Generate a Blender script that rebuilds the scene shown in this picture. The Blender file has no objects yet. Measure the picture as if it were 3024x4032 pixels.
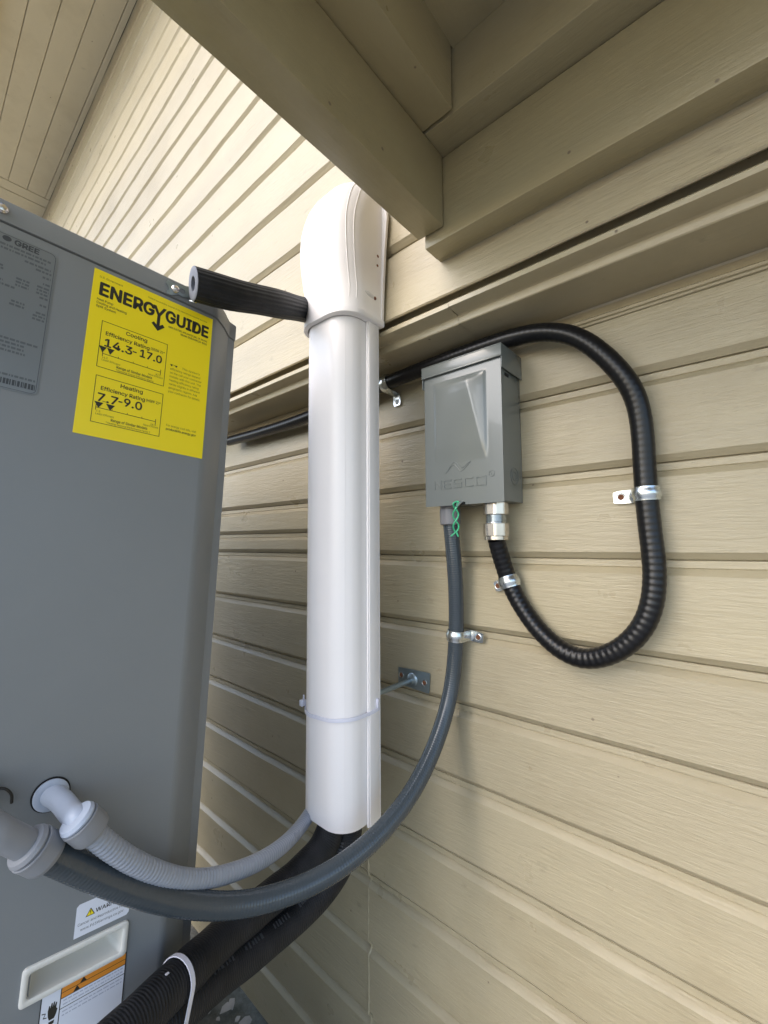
import bpy, bmesh, math, random
from mathutils import Vector, Matrix, Quaternion
random.seed(7)
S = bpy.context.scene
COL = S.collection
R = math.radians
V = Vector

# ------------------------------------------------------------------ camera
cam_d = bpy.data.cameras.new('camera'); cam = bpy.data.objects.new('camera', cam_d); COL.objects.link(cam)
cam_d.sensor_fit = 'VERTICAL'; cam_d.sensor_height = 36; cam_d.sensor_width = 27
cam_d.lens = 14.869; cam_d.clip_start = 0.02; cam_d.clip_end = 500
yaw, pitch, roll = 0.7178349, 0.0738503, 0.00539250
fwd = V((-math.sin(yaw)*math.cos(pitch), math.cos(yaw)*math.cos(pitch), math.sin(pitch)))
right = V((math.cos(yaw), math.sin(yaw), 0)); down = fwd.cross(right)
cr, sr = math.cos(roll), math.sin(roll)
r2 = right*cr + down*sr; d2 = down*cr - right*sr
CAM = V((0, -0.615, 1.13))
mw = Matrix(((r2.x, -d2.x, -fwd.x, CAM.x), (r2.y, -d2.y, -fwd.y, CAM.y), (r2.z, -d2.z, -fwd.z, CAM.z), (0, 0, 0, 1)))
cam.matrix_world = mw
S.camera = cam

# ------------------------------------------------------------------ world, sun, exposure
SUN_EL, SUN_AZ = R(40), R(-162)      # azimuth measured from +Y, negative to the left (-X)
to_sun = V((math.sin(SUN_AZ)*math.cos(SUN_EL), math.cos(SUN_AZ)*math.cos(SUN_EL), math.sin(SUN_EL)))
w = bpy.data.worlds.new('World'); S.world = w; w.use_nodes = True
nt = w.node_tree; bg = nt.nodes['Background']
sky = nt.nodes.new('ShaderNodeTexSky'); sky.sky_type = 'NISHITA'; sky.sun_disc = False
sky.sun_elevation = SUN_EL; sky.sun_rotation = SUN_AZ; sky.dust_density = 1.8; sky.air_density = 1.0; sky.ozone_density = 1.0
nt.links.new(sky.outputs[0], bg.inputs[0]); bg.inputs[1].default_value = 0.15
sd = bpy.data.lights.new('sun', 'SUN'); sd.energy = 0.55; sd.angle = R(60); sd.color = (1.0, 0.985, 0.965)
so = bpy.data.objects.new('sun', sd); COL.objects.link(so)
so.rotation_euler = to_sun.to_track_quat('Z', 'Y').to_euler(); so.location = to_sun*20
S.view_settings.view_transform = 'Standard'; S.view_settings.look = 'None'; S.view_settings.gamma = 1
S.view_settings.exposure = 1.58
S.render.engine = 'CYCLES'
S.cycles.max_bounces = 10; S.cycles.diffuse_bounces = 6

# ------------------------------------------------------------------ helpers
WM = {}
try:
    FONT = bpy.data.fonts.load(bpy.utils.system_resource('DATAFILES', path='fonts')+'/Inter.woff2')
except Exception:
    FONT = None
def tag(o, label=None, cat=None, group=None, kind=None):
    if label: o['label'] = label
    if cat: o['category'] = cat
    if group: o['group'] = group
    if kind: o['kind'] = kind
    return o
def empty(name, loc, label, cat, group=None):
    o = bpy.data.objects.new(name, None); COL.objects.link(o)
    o.empty_display_size = 0.02
    m = Matrix.Translation(V(loc)); o.matrix_world = m; WM[o] = m
    return tag(o, label, cat, group)
def link(name, bm, mat, parent=None, smooth=True, angle=35):
    me = bpy.data.meshes.new(name); bm.to_mesh(me); bm.free()
    o = bpy.data.objects.new(name, me); COL.objects.link(o)
    if parent is not None:
        me.transform(WM[parent].inverted()); o.parent = parent; WM[o] = WM[parent]
    else:
        xs = [v.co for v in me.vertices]
        c = V((sum(v.x for v in xs)/len(xs), sum(v.y for v in xs)/len(xs), min(v.z for v in xs)))
        me.transform(Matrix.Translation(-c)); o.location = c; WM[o] = Matrix.Translation(c)
    if mat: me.materials.append(mat)
    if smooth:
        me.shade_smooth(); me.set_sharp_from_angle(angle=R(angle))
    return o
def box(bm, x0, x1, y0, y1, z0, z1, bev=0, F=None, seg=2):
    g = bmesh.ops.create_cube(bm, size=1)
    vs = g['verts']
    for v in vs:
        v.co = V(((x0+x1)/2+v.co.x*(x1-x0), (y0+y1)/2+v.co.y*(y1-y0), (z0+z1)/2+v.co.z*(z1-z0)))
    if bev:
        es = list({e for v in vs for e in v.link_edges})
        r = bmesh.ops.bevel(bm, geom=es, offset=bev, segments=seg, affect='EDGES', profile=0.5)
        vs = list({v for f in r['faces'] for v in f.verts} | {v for v in vs if v.is_valid})
        allv = set(vs)
        for v in list(allv):
            for e in v.link_edges: allv.add(e.other_vert(v))
        vs = list(allv)
    if F:
        for v in vs: v.co = F(v.co)
    return vs
def new(): return bmesh.new()
def prism(bm, pts, ext):
    a = [bm.verts.new(V(p)) for p in pts]; b = [bm.verts.new(V(p)+V(ext)) for p in pts]
    n = len(pts)
    bm.faces.new(a[::-1]); bm.faces.new(b)
    for i in range(n): bm.faces.new((a[i], a[(i+1) % n], b[(i+1) % n], b[i]))
    bmesh.ops.recalc_face_normals(bm, faces=bm.faces[:])
def catmull(P, step):
    P = [V(p) for p in P]; Q = [2*P[0]-P[1]]+P+[2*P[-1]-P[-2]]
    out = []
    for i in range(1, len(Q)-2):
        p0, p1, p2, p3 = Q[i-1:i+3]
        for k in range(24):
            t = k/24
            out.append(0.5*((2*p1)+(p2-p0)*t+(2*p0-5*p1+4*p2-p3)*t*t+(3*p1-p0-3*p2+p3)*t**3))
    out.append(P[-1])
    L = [0]
    for a, b in zip(out, out[1:]): L.append(L[-1]+(b-a).length)
    n = max(2, int(L[-1]/step)); res = []; j = 0
    for k in range(n+1):
        s = L[-1]*k/n
        while j < len(L)-2 and L[j+1] < s: j += 1
        t = (s-L[j])/max(1e-9, L[j+1]-L[j]); res.append(out[j].lerp(out[j+1], min(1, t)))
    return res, L[-1]
def smooth_path(P, it=2):
    P = [V(p) for p in P]
    for _ in range(it):
        P = [P[0]]+[(P[i-1]+P[i]*2+P[i+1])/4 for i in range(1, len(P)-1)]+[P[-1]]
    return P
def tube(bm, P, rad, step=0.004, seg=24, caps=True, smooth=0):
    if smooth: P = smooth_path(P, smooth)
    pts, L = catmull(P, step)
    uv = bm.loops.layers.uv.verify()
    n = len(pts); t0 = (pts[1]-pts[0]).normalized()
    nrm = t0.orthogonal().normalized(); rings = []; prev = t0
    for i, p in enumerate(pts):
        t = (pts[min(i+1, n-1)]-pts[max(i-1, 0)]).normalized()
        q = prev.rotation_difference(t); nrm = (q @ nrm); nrm = (nrm-t*nrm.dot(t)).normalized(); prev = t
        b = t.cross(nrm); s = L*i/(n-1); r = rad(s, L) if callable(rad) else rad
        ring = []
        for k in range(seg):
            a = 2*math.pi*k/seg
            rr = r if not isinstance(r, tuple) else r[0]
            ring.append(bm.verts.new(p+(nrm*math.cos(a)+b*math.sin(a))*rr))
        rings.append(ring)
    for i in range(n-1):
        for k in range(seg):
            f = bm.faces.new((rings[i][k], rings[i][(k+1) % seg], rings[i+1][(k+1) % seg], rings[i+1][k]))
            s0, s1 = L*i/(n-1), L*(i+1)/(n-1)
            for lp, (u, v) in zip(f.loops, ((s0, k/seg), (s0, (k+1)/seg), (s1, (k+1)/seg), (s1, k/seg))): lp[uv].uv = (u, v)
    if caps:
        bm.faces.new(rings[0][::-1]); bm.faces.new(rings[-1])
    return pts
def lathe(bm, origin, axis, prof, seg=32, hexr=None, caps=True):
    a = V(axis).normalized(); u = a.orthogonal().normalized(); v = a.cross(u); O = V(origin)
    rings = []
    for (s, r) in prof:
        ring = []
        for k in range(seg):
            an = 2*math.pi*k/seg; rr = r
            if hexr:
                m = (an+math.pi/hexr) % (2*math.pi/hexr)-math.pi/hexr
                rr = min(r, r*math.cos(math.pi/hexr)*1.03/math.cos(m))
            ring.append(bm.verts.new(O+a*s+(u*math.cos(an)+v*math.sin(an))*rr))
        rings.append(ring)
    for i in range(len(rings)-1):
        for k in range(seg): bm.faces.new((rings[i][k], rings[i][(k+1) % seg], rings[i+1][(k+1) % seg], rings[i+1][k]))
    if caps: bm.faces.new(rings[0][::-1]); bm.faces.new(rings[-1])
    bmesh.ops.recalc_face_normals(bm, faces=bm.faces[:])

# ------------------------------------------------------------------ materials
def mat(name, col, rough=0.5, metal=0, spec=0.5, coat=0):
    m = bpy.data.materials.new(name); m.use_nodes = True
    b = m.node_tree.nodes['Principled BSDF']
    b.inputs['Base Color'].default_value = (*col, 1); b.inputs['Roughness'].default_value = rough
    b.inputs['Metallic'].default_value = metal; b.inputs['Specular IOR Level'].default_value = spec
    b.inputs['Coat Weight'].default_value = coat
    return m, m.node_tree, b
def noise(nt, scale, detail=4, sc=(1, 1, 1), rough=0.55, vec='Object', dist=0):
    tc = nt.nodes.new('ShaderNodeTexCoord'); mp = nt.nodes.new('ShaderNodeMapping'); mp.inputs['Scale'].default_value = sc
    n = nt.nodes.new('ShaderNodeTexNoise'); n.inputs['Scale'].default_value = scale; n.inputs['Detail'].default_value = detail
    n.inputs['Roughness'].default_value = rough; n.inputs['Distortion'].default_value = dist
    nt.links.new(tc.outputs[vec], mp.inputs[0]); nt.links.new(mp.outputs[0], n.inputs['Vector'])
    return n.outputs['Fac']
def bump(nt, b, h, strength, dist, prev=None):
    bp = nt.nodes.new('ShaderNodeBump'); bp.inputs['Strength'].default_value = strength; bp.inputs['Distance'].default_value = dist
    nt.links.new(h, bp.inputs['Height'])
    if prev: nt.links.new(prev, bp.inputs['Normal'])
    nt.links.new(bp.outputs[0], b.inputs['Normal']); return bp.outputs[0]
def ramp(nt, fac, stops):
    r = nt.nodes.new('ShaderNodeValToRGB'); e = r.color_ramp.elements
    e[0].position, e[0].color = stops[0][0], (*stops[0][1], 1); e[1].position, e[1].color = stops[-1][0], (*stops[-1][1], 1)
    for p, c in stops[1:-1]: x = e.new(p); x.color = (*c, 1)
    nt.links.new(fac, r.inputs[0]); return r.outputs[0]
def mixc(nt, fac, a, b, mode='MIX'):
    m = nt.nodes.new('ShaderNodeMix'); m.data_type = 'RGBA'; m.blend_type = mode
    if hasattr(fac, 'links'): nt.links.new(fac, m.inputs[0])
    else: m.inputs[0].default_value = fac
    for i, x in ((6, a), (7, b)):
        if hasattr(x, 'links'): nt.links.new(x, m.inputs[i])
        else: m.inputs[i].default_value = (*x, 1)
    return m.outputs[2]
def tan_paint(name, grain=1.0, axis='X', col=(0.412, 0.354, 0.234), rough=0.27):
    m, nt, b = mat(name, col, rough, spec=0.5)
    sc = {'X': (6, 60, 60), 'Y': (60, 6, 60)}[axis]
    n1 = noise(nt, 2.2, 6, sc, 0.62, dist=0.6)          # wood grain showing through
    n4 = noise(nt, 9, 8, (3, 30, 30) if axis == 'X' else (30, 3, 30), 0.7, dist=0.4)
    n2 = noise(nt, 420, 3)                                # brush / orange peel
    n3 = noise(nt, 14, 4)                                 # broad waviness
    p = bump(nt, b, n1, 0.42*grain, 0.0022)
    p = bump(nt, b, n4, 0.6*grain, 0.0016, p)
    p = bump(nt, b, n2, 0.22, 0.0004, p)
    p = bump(nt, b, n3, 0.25, 0.002, p)
    c0 = tuple(c*0.93 for c in col); c1 = tuple(min(1, c*1.05) for c in col)
    big = noise(nt, 5, 5)
    base = mixc(nt, big, c0, c1)
    # every board weathered a little differently
    bd = ramp(nt, noise(nt, 1, 2, (0.35, 0.35, 8.3) if axis == 'X' else (8, 0.4, 8), 0.4), [(0.35, (0.92, 0.92, 0.93)), (0.65, (1.05, 1.045, 1.03))])
    base = mixc(nt, 1.0, base, bd, 'MULTIPLY')
    blot = ramp(nt, noise(nt, 3.1, 9, (1, 1, 1.6), 0.68), [(0.50, (1, 1, 1)), (0.72, (0.86, 0.84, 0.80))])
    base = mixc(nt, 1.0, base, blot, 'MULTIPLY')
    # small nail heads and dirt specks
    tc = nt.nodes.new('ShaderNodeTexCoord'); vo = nt.nodes.new('ShaderNodeTexVoronoi'); vo.inputs['Scale'].default_value = 19
    nt.links.new(tc.outputs['Object'], vo.inputs['Vector'])
    sp = ramp(nt, vo.outputs['Distance'], [(0.0, (1, 1, 1)), (0.030, (1, 1, 1)), (0.045, (0, 0, 0))])
    dn = noise(nt, 9, 2); dm = ramp(nt, dn, [(0.44, (0, 0, 0)), (0.48, (1, 1, 1))])
    mm = mixc(nt, 1.0, sp, dm, 'MULTIPLY')
    base = mixc(nt, mm, base, (0.16, 0.12, 0.08))
    st = ramp(nt, noise(nt, 26, 6, (1, 1, 2.5)), [(0.66, (0, 0, 0)), (0.8, (1, 1, 1))])
    base = mixc(nt, st, base, tuple(c*0.72 for c in col))
    nt.links.new(base, b.inputs['Base Color'])
    rr = nt.nodes.new('ShaderNodeMapRange'); rr.inputs[3].default_value = rough-0.05; rr.inputs[4].default_value = rough+0.12
    nt.links.new(n3, rr.inputs[0]); nt.links.new(rr.outputs[0], b.inputs['Roughness'])
    return m
M = {}
M['siding'] = tan_paint('tan_siding_paint')
M['trim'] = tan_paint('tan_trim_paint', 0.35)
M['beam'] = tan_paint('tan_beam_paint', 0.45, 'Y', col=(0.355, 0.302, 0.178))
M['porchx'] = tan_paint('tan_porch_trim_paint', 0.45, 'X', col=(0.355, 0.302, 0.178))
M['soffit'] = tan_paint('tan_paint_lightened', 0.2, col=(0.58, 0.51, 0.35), rough=0.5)  # same house tan, paler colour standing in for light missing under the eave
def plain(name, col, rough, metal=0, spec=0.5, n=(300, 0.15, 0.0003), var=0.05, coat=0, rv=0.03):
    m, nt, b = mat(name, col, rough, metal, spec, coat)
    f = noise(nt, 18, 4)
    nt.links.new(mixc(nt, f, tuple(c*(1-var) for c in col), tuple(min(1, c*(1+var)) for c in col)), b.inputs['Base Color'])
    rn = nt.nodes.new('ShaderNodeMapRange'); rn.inputs[1].default_value = 0.2; rn.inputs[2].default_value = 0.8
    rn.inputs[3].default_value = max(0.02, rough-0.01); rn.inputs[4].default_value = min(1, rough+rv)
    nt.links.new(noise(nt, 7, 5, rough=0.6), rn.inputs[0]); nt.links.new(rn.outputs[0], b.inputs['Roughness'])
    if n: bump(nt, b, noise(nt, n[0], 2), n[1], n[2])
    return m
M['white'] = plain('white_pvc', (0.82, 0.79, 0.775), 0.33, n=(220, 0.10, 0.0003), var=0.015)
M['casing'] = plain('grey_powder_coat', (0.208, 0.219, 0.222), 0.36, rv=0.10, n=(900, 0.25, 0.0003), var=0.03)
M['dark_gap'] = plain('dark_recess', (0.01, 0.01, 0.01), 0.9)
M['yellow'] = plain('yellow_label', (0.90, 0.71, 0.010), 0.36, n=None, var=0.01)
M['ink'] = plain('black_ink', (0.02, 0.018, 0.012), 0.5, n=None)
M['ink_soft'] = plain('grey_ink', (0.09, 0.08, 0.02), 0.5, n=None)
M['nameplate'] = plain('silver_nameplate', (0.19, 0.205, 0.21), 0.32, metal=0.2, n=None)
M['nameink'] = plain('nameplate_ink', (0.045, 0.05, 0.055), 0.5, n=None)
M['nameink2'] = plain('nameplate_fine_ink', (0.10, 0.11, 0.115), 0.5, n=None)
M['sticker'] = plain('white_sticker', (0.72, 0.74, 0.80), 0.35, n=None, var=0.02)
M['orange'] = plain('orange_sticker', (0.72, 0.26, 0.03), 0.4, n=None)
M['cream'] = plain('cream_plastic', (0.68, 0.66, 0.60), 0.4, var=0.02)
M['box'] = plain('grey_enamel', (0.150, 0.165, 0.158), 0.27, n=(120, 0.06, 0.0004), var=0.02, coat=0.25, rv=0.0)
M['zinc'] = plain('galvanised_steel', (0.62, 0.66, 0.68), 0.26, metal=1, n=(160, 0.35, 0.0005), var=0.12)
M['nickel'] = plain('nickel_plated', (0.66, 0.62, 0.58), 0.24, metal=1, n=(90, 0.1, 0.0002), var=0.05)
M['platezinc'] = plain('blue_zinc_plate', (0.33, 0.40, 0.44), 0.38, metal=0.85, n=(200, 0.3, 0.0004), var=0.15)
M['rust'] = plain('rusty_screw', (0.16, 0.06, 0.025), 0.8, n=(600, 0.8, 0.0005), var=0.4)
M['nylon'] = plain('white_nylon', (0.66, 0.66, 0.74), 0.35, n=None)
M['pvcgrey'] = plain('grey_pvc_fitting', (0.19, 0.19, 0.20), 0.35)
M['green'] = plain('green_coated_wire', (0.05, 0.42, 0.20), 0.3, n=None)
M['black'] = plain('black_pvc_conduit', (0.006, 0.006, 0.007), 0.30, spec=0.38, n=(500, 0.25, 0.0003))
M['darkgrey'] = plain('dark_grey_conduit', (0.048, 0.060, 0.070), 0.13, n=(260, 0.1, 0.0003))
M['lightgrey'] = plain('light_grey_conduit', (0.30, 0.325, 0.375), 0.27, n=(260, 0.12, 0.0003))
M['lightfit'] = plain('pale_grey_fitting', (0.40, 0.45, 0.54), 0.36)
M['midfit'] = plain('mid_grey_fitting', (0.235, 0.245, 0.265), 0.42)
M['foamend'] = plain('grey_foam', (0.17, 0.18, 0.21), 0.8, n=(400, 0.7, 0.001), var=0.25)
def rubber(name, pitch, st, along=False):
    m, nt, b = mat(name, (0.014, 0.014, 0.016), 0.62, spec=0.35)
    tc = nt.nodes.new('ShaderNodeTexCoord'); sx = nt.nodes.new('ShaderNodeSeparateXYZ'); nt.links.new(tc.outputs['UV'], sx.inputs[0])
    mu = nt.nodes.new('ShaderNodeMath'); mu.operation = 'MULTIPLY'; mu.inputs[1].default_value = 2*math.pi/pitch
    nt.links.new(sx.outputs['Y' if along else 'X'], mu.inputs[0])
    nz = noise(nt, 12, 3); ad = nt.nodes.new('ShaderNodeMath'); ad.operation = 'MULTIPLY_ADD'; ad.inputs[1].default_value = 5
    nt.links.new(nz, ad.inputs[0]); nt.links.new(mu.outputs[0], ad.inputs[2])
    si = nt.nodes.new('ShaderNodeMath'); si.operation = 'SINE'; nt.links.new(ad.outputs[0], si.inputs[0])
    p = bump(nt, b, si.outputs[0], st, 0.0006)
    bump(nt, b, noise(nt, 700, 3), 0.35, 0.0006, p)
    nt.links.new(ramp(nt, noise(nt, 40, 5), [(0.35, (0.005, 0.006, 0.008)), (0.75, (0.017, 0.018, 0.022))]), b.inputs['Base Color'])
    return m
M['rubber'] = rubber('black_foam_insulation', 0.0031, 0.40)
M['rubber2'] = rubber('black_foam_insulation_lined', 0.045, 0.6, True)
def soil():
    m, nt, b = mat('soil_and_leaf_mould', (0.1, 0.08, 0.06), 0.95, spec=0.2)
    c = ramp(nt, noise(nt, 34, 10, rough=0.75), [(0.34, (0.035, 0.028, 0.024)), (0.5, (0.11, 0.09, 0.075)), (0.62, (0.20, 0.17, 0.145)), (0.74, (0.42, 0.38, 0.34))])
    c2 = ramp(nt, noise(nt, 0.6, 4), [(0.4, (0.40, 0.37, 0.30)), (0.6, (0.30, 0.31, 0.22))])
    tc = nt.nodes.new('ShaderNodeTexCoord')
    nt.links.new(mixc(nt, 0.35, c, c2), b.inputs['Base Color'])
    bump(nt, b, noise(nt, 60, 8, rough=0.7), 0.9, 0.02); return m
M['soil'] = soil()
M['litter'] = plain('dry_leaf_bits', (0.42, 0.38, 0.33), 0.8, n=(200, 0.5, 0.001), var=0.5)
M['pale_pipe'] = plain('cream_pvc_pipe', (0.55, 0.52, 0.38), 0.4)

# ------------------------------------------------------------------ the ground
bm = new(); bmesh.ops.create_grid(bm, x_segments=8, y_segments=8, size=60)
g = link('ground', bm, M['soil'], smooth=False); tag(g, kind='structure')

def concrete():
    m, nt, b = mat('pale_concrete', (0.42, 0.41, 0.385), 0.85)
    nt.links.new(ramp(nt, noise(nt, 3, 8), [(0.3, (0.27, 0.265, 0.25)), (0.7, (0.38, 0.37, 0.35))]), b.inputs['Base Color'])
    bump(nt, b, noise(nt, 150, 5), 0.3, 0.002); return m
bm = new(); box(bm, -11, 4.2, -7.5, -0.62, -0.05, 0.035, 0.006)  # unseen slab, added to bounce light on to undersides and cabinet
tag(link('bounce_slab', bm, concrete()), kind='structure')

# ------------------------------------------------------------------ the house
YU = -0.117
house = empty('house', (-1, 0.1, 0), 'tan painted timber house wall of horizontal lapped boards with an overhanging upper storey', 'house')
LJ = [1.347, 1.2285, 1.1095, 0.9895, 0.867, 0.747, 0.624, 0.506, 0.386, 0.262, 0.142]
UJ = [1.601, 1.724, 1.843, 1.957, 2.062, 2.168, 2.272, 2.370, 2.467, 2.564, 2.661, 2.758, 2.855, 2.952, 3.049, 3.146]
def siding_profile(joints, z0, z1, Y, d=0.0082, lip=0.0080, flat=0.0115, slope=0.0085):
    P = [(Y, z0)]
    for z in sorted(joints):
        P += [(Y, z-flat-slope), (Y+d*0.85, z-flat-0.0012), (Y+d*1.15, z-flat), (Y+d, z-flat+0.001), (Y+d, z-0.0022), (Y+d+0.004, z-0.0012), (Y+d+0.004, z-0.0004), (Y+d*0.9, z), (Y+d*0.1, z+lip-0.0008), (Y, z+lip)]
    P.append((Y, z1)); return P
def extrude_x(bm, P, x0, x1, nseg, wav=0.0):
    rows = []
    for i in range(nseg+1):
        x = x0+(x1-x0)*i/nseg
        rows.append([bm.verts.new((x, y+wav*math.sin(x*9+z*23)*0.6+wav*math.sin(x*31+z*57)*0.3, z+wav*0.8*math.sin(x*5.3+round(z/0.12)*2.1))) for y, z in P])
    for i in range(nseg):
        for j in range(len(P)-1):
            bm.faces.new((rows[i][j], rows[i+1][j], rows[i+1][j+1], rows[i][j+1]))
XS = -0.581
bm = new()
extrude_x(bm, siding_profile(LJ, 0.03, 1.455, 0.0), XS+0.0012, 2.4, 150, 0.0012)
LJ2 = [z-0.0012 for z in LJ]+[1.158]
extrude_x(bm, [(y+0.002, z) for y, z in siding_profile(LJ2, 0.03, 1.455, 0.0)], -5.0, XS-0.0012, 150, 0.0012)
box(bm, XS-0.01, XS+0.01, 0.0135, 0.03, 0.03, 1.455)
box(bm, -5.0, 2.4, 0.03, 0.05, 0.03, 3.3)
link('lower_wall', bm, M['siding'], house, angle=25)
# caulk bead in the board joint
bm = new(); P = []
z = 0.05
while z < 1.44:
    jz = min(LJ, key=lambda q: abs(q-0.008-z)); inn = abs(jz-0.008-z) < 0.010
    P.append((XS+random.uniform(-.0006, .0006), (0.0065 if inn else 0.0)+0.001, z)); z += 0.009
tube(bm, P, lambda s, L: 0.0026+0.0008*math.sin(s*310), 0.006, 6)
link('caulk_bead', bm, M['trim'], house)
bm = new()
extrude_x(bm, siding_profile(UJ, 1.492, 3.232, YU, d=0.0085, lip=0.0085, flat=0.006, slope=0.006), -5.0, 2.4, 200, 0.0012)
# bottom edge of the lowest upper board: bevel, then drip underside
extrude_x(bm, [(YU+0.031, 1.512), (YU+0.006, 1.512), (YU+0.005, 1.4870), (YU+0.002, 1.4862), (YU, 1.488), (YU, 1.492)], -5.0, 2.4, 200, 0.0012)
link('upper_wall', bm, M['siding'], house, angle=25)
# stepped ledge moulding under the upper wall
prof = [(0.012, 1.4522), (-0.0872, 1.4518), (-0.0886, 1.4530), (-0.0902, 1.4625), (-0.0930, 1.4640), (-0.1120, 1.4645), (-0.1165, 1.4655), (-0.1172, 1.4715), (-0.1150, 1.4740), (-0.1075, 1.4768), (-0.086, 1.4775), (-0.0855, 1.51), (-0.05, 1.51)]
XT = -0.311
bm = new()
extrude_x(bm, prof, -5.0, XT-0.0003, 100, 0.0005)
extrude_x(bm, [(y, z+0.0006) for y, z in prof], XT+0.0003, 2.4, 60, 0.0005)
box(bm, XT-0.01, XT+0.01, -0.08, 0.0, 1.458, 1.478)
link('ledge_moulding', bm, M['trim'], house, angle=25)
bm = new()
extrude_x(bm, [(0.0, 1.4285), (-0.0035, 1.4290), (-0.0045, 1.4315), (-0.0025, 1.4328), (-0.005, 1.4338), (-0.006, 1.437), (-0.003, 1.4395), (-0.0025, 1.450), (-0.004, 1.4525)], XS, 2.4, 120, 0.0006)
link('cap_strip', bm, M['trim'], house, angle=25)
# eave soffit boards and trim
bm = new()
ys = [-0.117, -0.1395, -0.2245, -0.309, -0.394, -0.472]
for a, b_ in zip(ys, ys[1:]):
    box(bm, -3.133, 2.4, b_+0.0009, a-0.0009, 3.230, 3.25, 0.0015, seg=1)
box(bm, -3.22, -3.137, -0.472, -0.117, 3.2285, 3.25, 0.0015, seg=1)
box(bm, -5.2, -3.2235, -0.472, -0.117, 3.2265, 3.25, 0.0015, seg=1)
box(bm, -5.2, 2.4, -0.50, -0.4735, 3.20, 3.36, 0.002, seg=1)
link('soffit', bm, M['soffit'], house)
bm = new()
for q, (a, b_) in enumerate(((3.25, 3.262),)):
    box(bm, -5.2, 2.4, -0.4734, -0.1, a, b_)
link('soffit_backing', bm, M['dark_gap'], house, smooth=False)
bm = new(); prism(bm, [(-5.3, -0.53, 3.365), (-5.3, 2.6, 4.9), (-5.3, 2.6, 4.95), (-5.3, -0.53, 3.41)], (7.8, 0, 0))
link('roof', bm, plain('grey_shingle', (0.10, 0.10, 0.10), 0.9), house, smooth=False)

# ------------------------------------------------------------------ the porch overhead
porch = empty('porch_roof', (-0.31, -0.2, 1.55), 'dark shaded tan porch framing of boxed beams and ceiling over the wall', 'porch roof')
PY = -1.0; PX = 0.75
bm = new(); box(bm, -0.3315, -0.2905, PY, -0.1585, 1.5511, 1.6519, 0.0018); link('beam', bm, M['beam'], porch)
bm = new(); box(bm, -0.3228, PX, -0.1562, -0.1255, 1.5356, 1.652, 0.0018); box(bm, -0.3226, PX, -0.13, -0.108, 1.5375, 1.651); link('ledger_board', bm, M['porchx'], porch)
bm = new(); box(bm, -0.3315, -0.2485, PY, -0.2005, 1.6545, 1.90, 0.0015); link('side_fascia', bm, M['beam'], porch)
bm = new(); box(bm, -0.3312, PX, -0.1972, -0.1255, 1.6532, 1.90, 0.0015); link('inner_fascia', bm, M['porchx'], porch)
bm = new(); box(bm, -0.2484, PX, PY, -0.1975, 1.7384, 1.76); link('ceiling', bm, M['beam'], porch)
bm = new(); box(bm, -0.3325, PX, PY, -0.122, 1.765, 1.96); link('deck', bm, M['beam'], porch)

# ------------------------------------------------------------------ the outdoor unit
CT = V((-0.5274, -0.4897, 1.4322)); cn = V((0.9963, -0.0700, 0.0503)).normalized(); cu = V((0.0736, 0.9946, -0.0735)); cu = (cu-cn*cu.dot(cn)).normalized(); cw = cn.cross(cu)
HB = 1.36
CB = CT-cw*HB
Mc = Matrix(((cn.x, cu.x, cw.x, CB.x), (cn.y, cu.y, cw.y, CB.y), (cn.z, cu.z, cw.z, CB.z), (0, 0, 0, 1)))
def cab(y, z, x=0.0): return CT+cn*x+cu*y+cw*z       # z measured down from the label's top edge
def FC(v): return CT+cn*v.x+cu*v.y+cw*v.z
unit = bpy.data.objects.new('outdoor_unit', None); COL.objects.link(unit); unit.matrix_world = Mc; WM[unit] = Mc
tag(unit, 'dark grey outdoor heat pump cabinet with a yellow efficiency label on its side', 'heat pump')
# casing: plan outline extruded, soft corner then chamfer towards the wall
def plan(off=0.0):
    P = [(0+off, -0.250-off), (0+off, 0.128)]
    for t in range(6):
        a = t/5*R(42); P.append((-0.014*(1-math.cos(a))+off, 0.128+0.014*math.sin(a)+off*0.4))
    P += [(-0.016+off*0.8, 0.1515+off*0.6), (-0.032+off*0.6, 0.1655+off*0.8), (-0.036+off*0.4, 0.1765+off), (-0.05, 0.1785+off), (-0.95, 0.1785+off), (-0.95, -0.250-off)]
    return P
def cab_prism(bm, P, z0, z1):
    a = [bm.verts.new(FC(V((x, y, z0)))) for x, y in P]; b = [bm.verts.new(FC(V((x, y, z1)))) for x, y in P]; n = len(P)
    bm.faces.new(a[::-1]); bm.faces.new(b)
    for i in range(n): bm.faces.new((a[i], a[(i+1) % n], b[(i+1) % n], b[i]))
    bmesh.ops.recalc_face_normals(bm, faces=bm.faces[:])
bm = new()
# casing side has a hand-hold opening, so the side face is built round it
hy0, hy1, hz0, hz1 = 0.0225, 0.0925, -0.6945, -0.6755
P = plan(); a = {}
zs = [-1.30, hz0, hz1, 0.0045]
n = len(P)
cols = [[bm.verts.new(FC(V((x, y, z)))) for z in zs] for x, y in P]
for i in range(1, n):
    j = (i+1) % n
    for k in range(3): bm.faces.new((cols[i][k], cols[j][k], cols[j][k+1], cols[i][k+1]))
hA = [bm.verts.new(FC(V((0, hy0, z)))) for z in zs]; hB = [bm.verts.new(FC(V((0, hy1, z)))) for z in zs]
for k in range(3):
    bm.faces.new((cols[0][k], hA[k], hA[k+1], cols[0][k+1])); bm.faces.new((hB[k], cols[1][k], cols[1][k+1], hB[k+1]))
    if k != 1: bm.faces.new((hA[k], hB[k], hB[k+1], hA[k+1]))
bm.faces.new([c[0] for c in cols][::-1]); bm.faces.new([c[3] for c in cols])
bmesh.ops.recalc_face_normals(bm, faces=bm.faces[:])
link('casing', bm, M['casing'], unit, angle=28)
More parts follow.
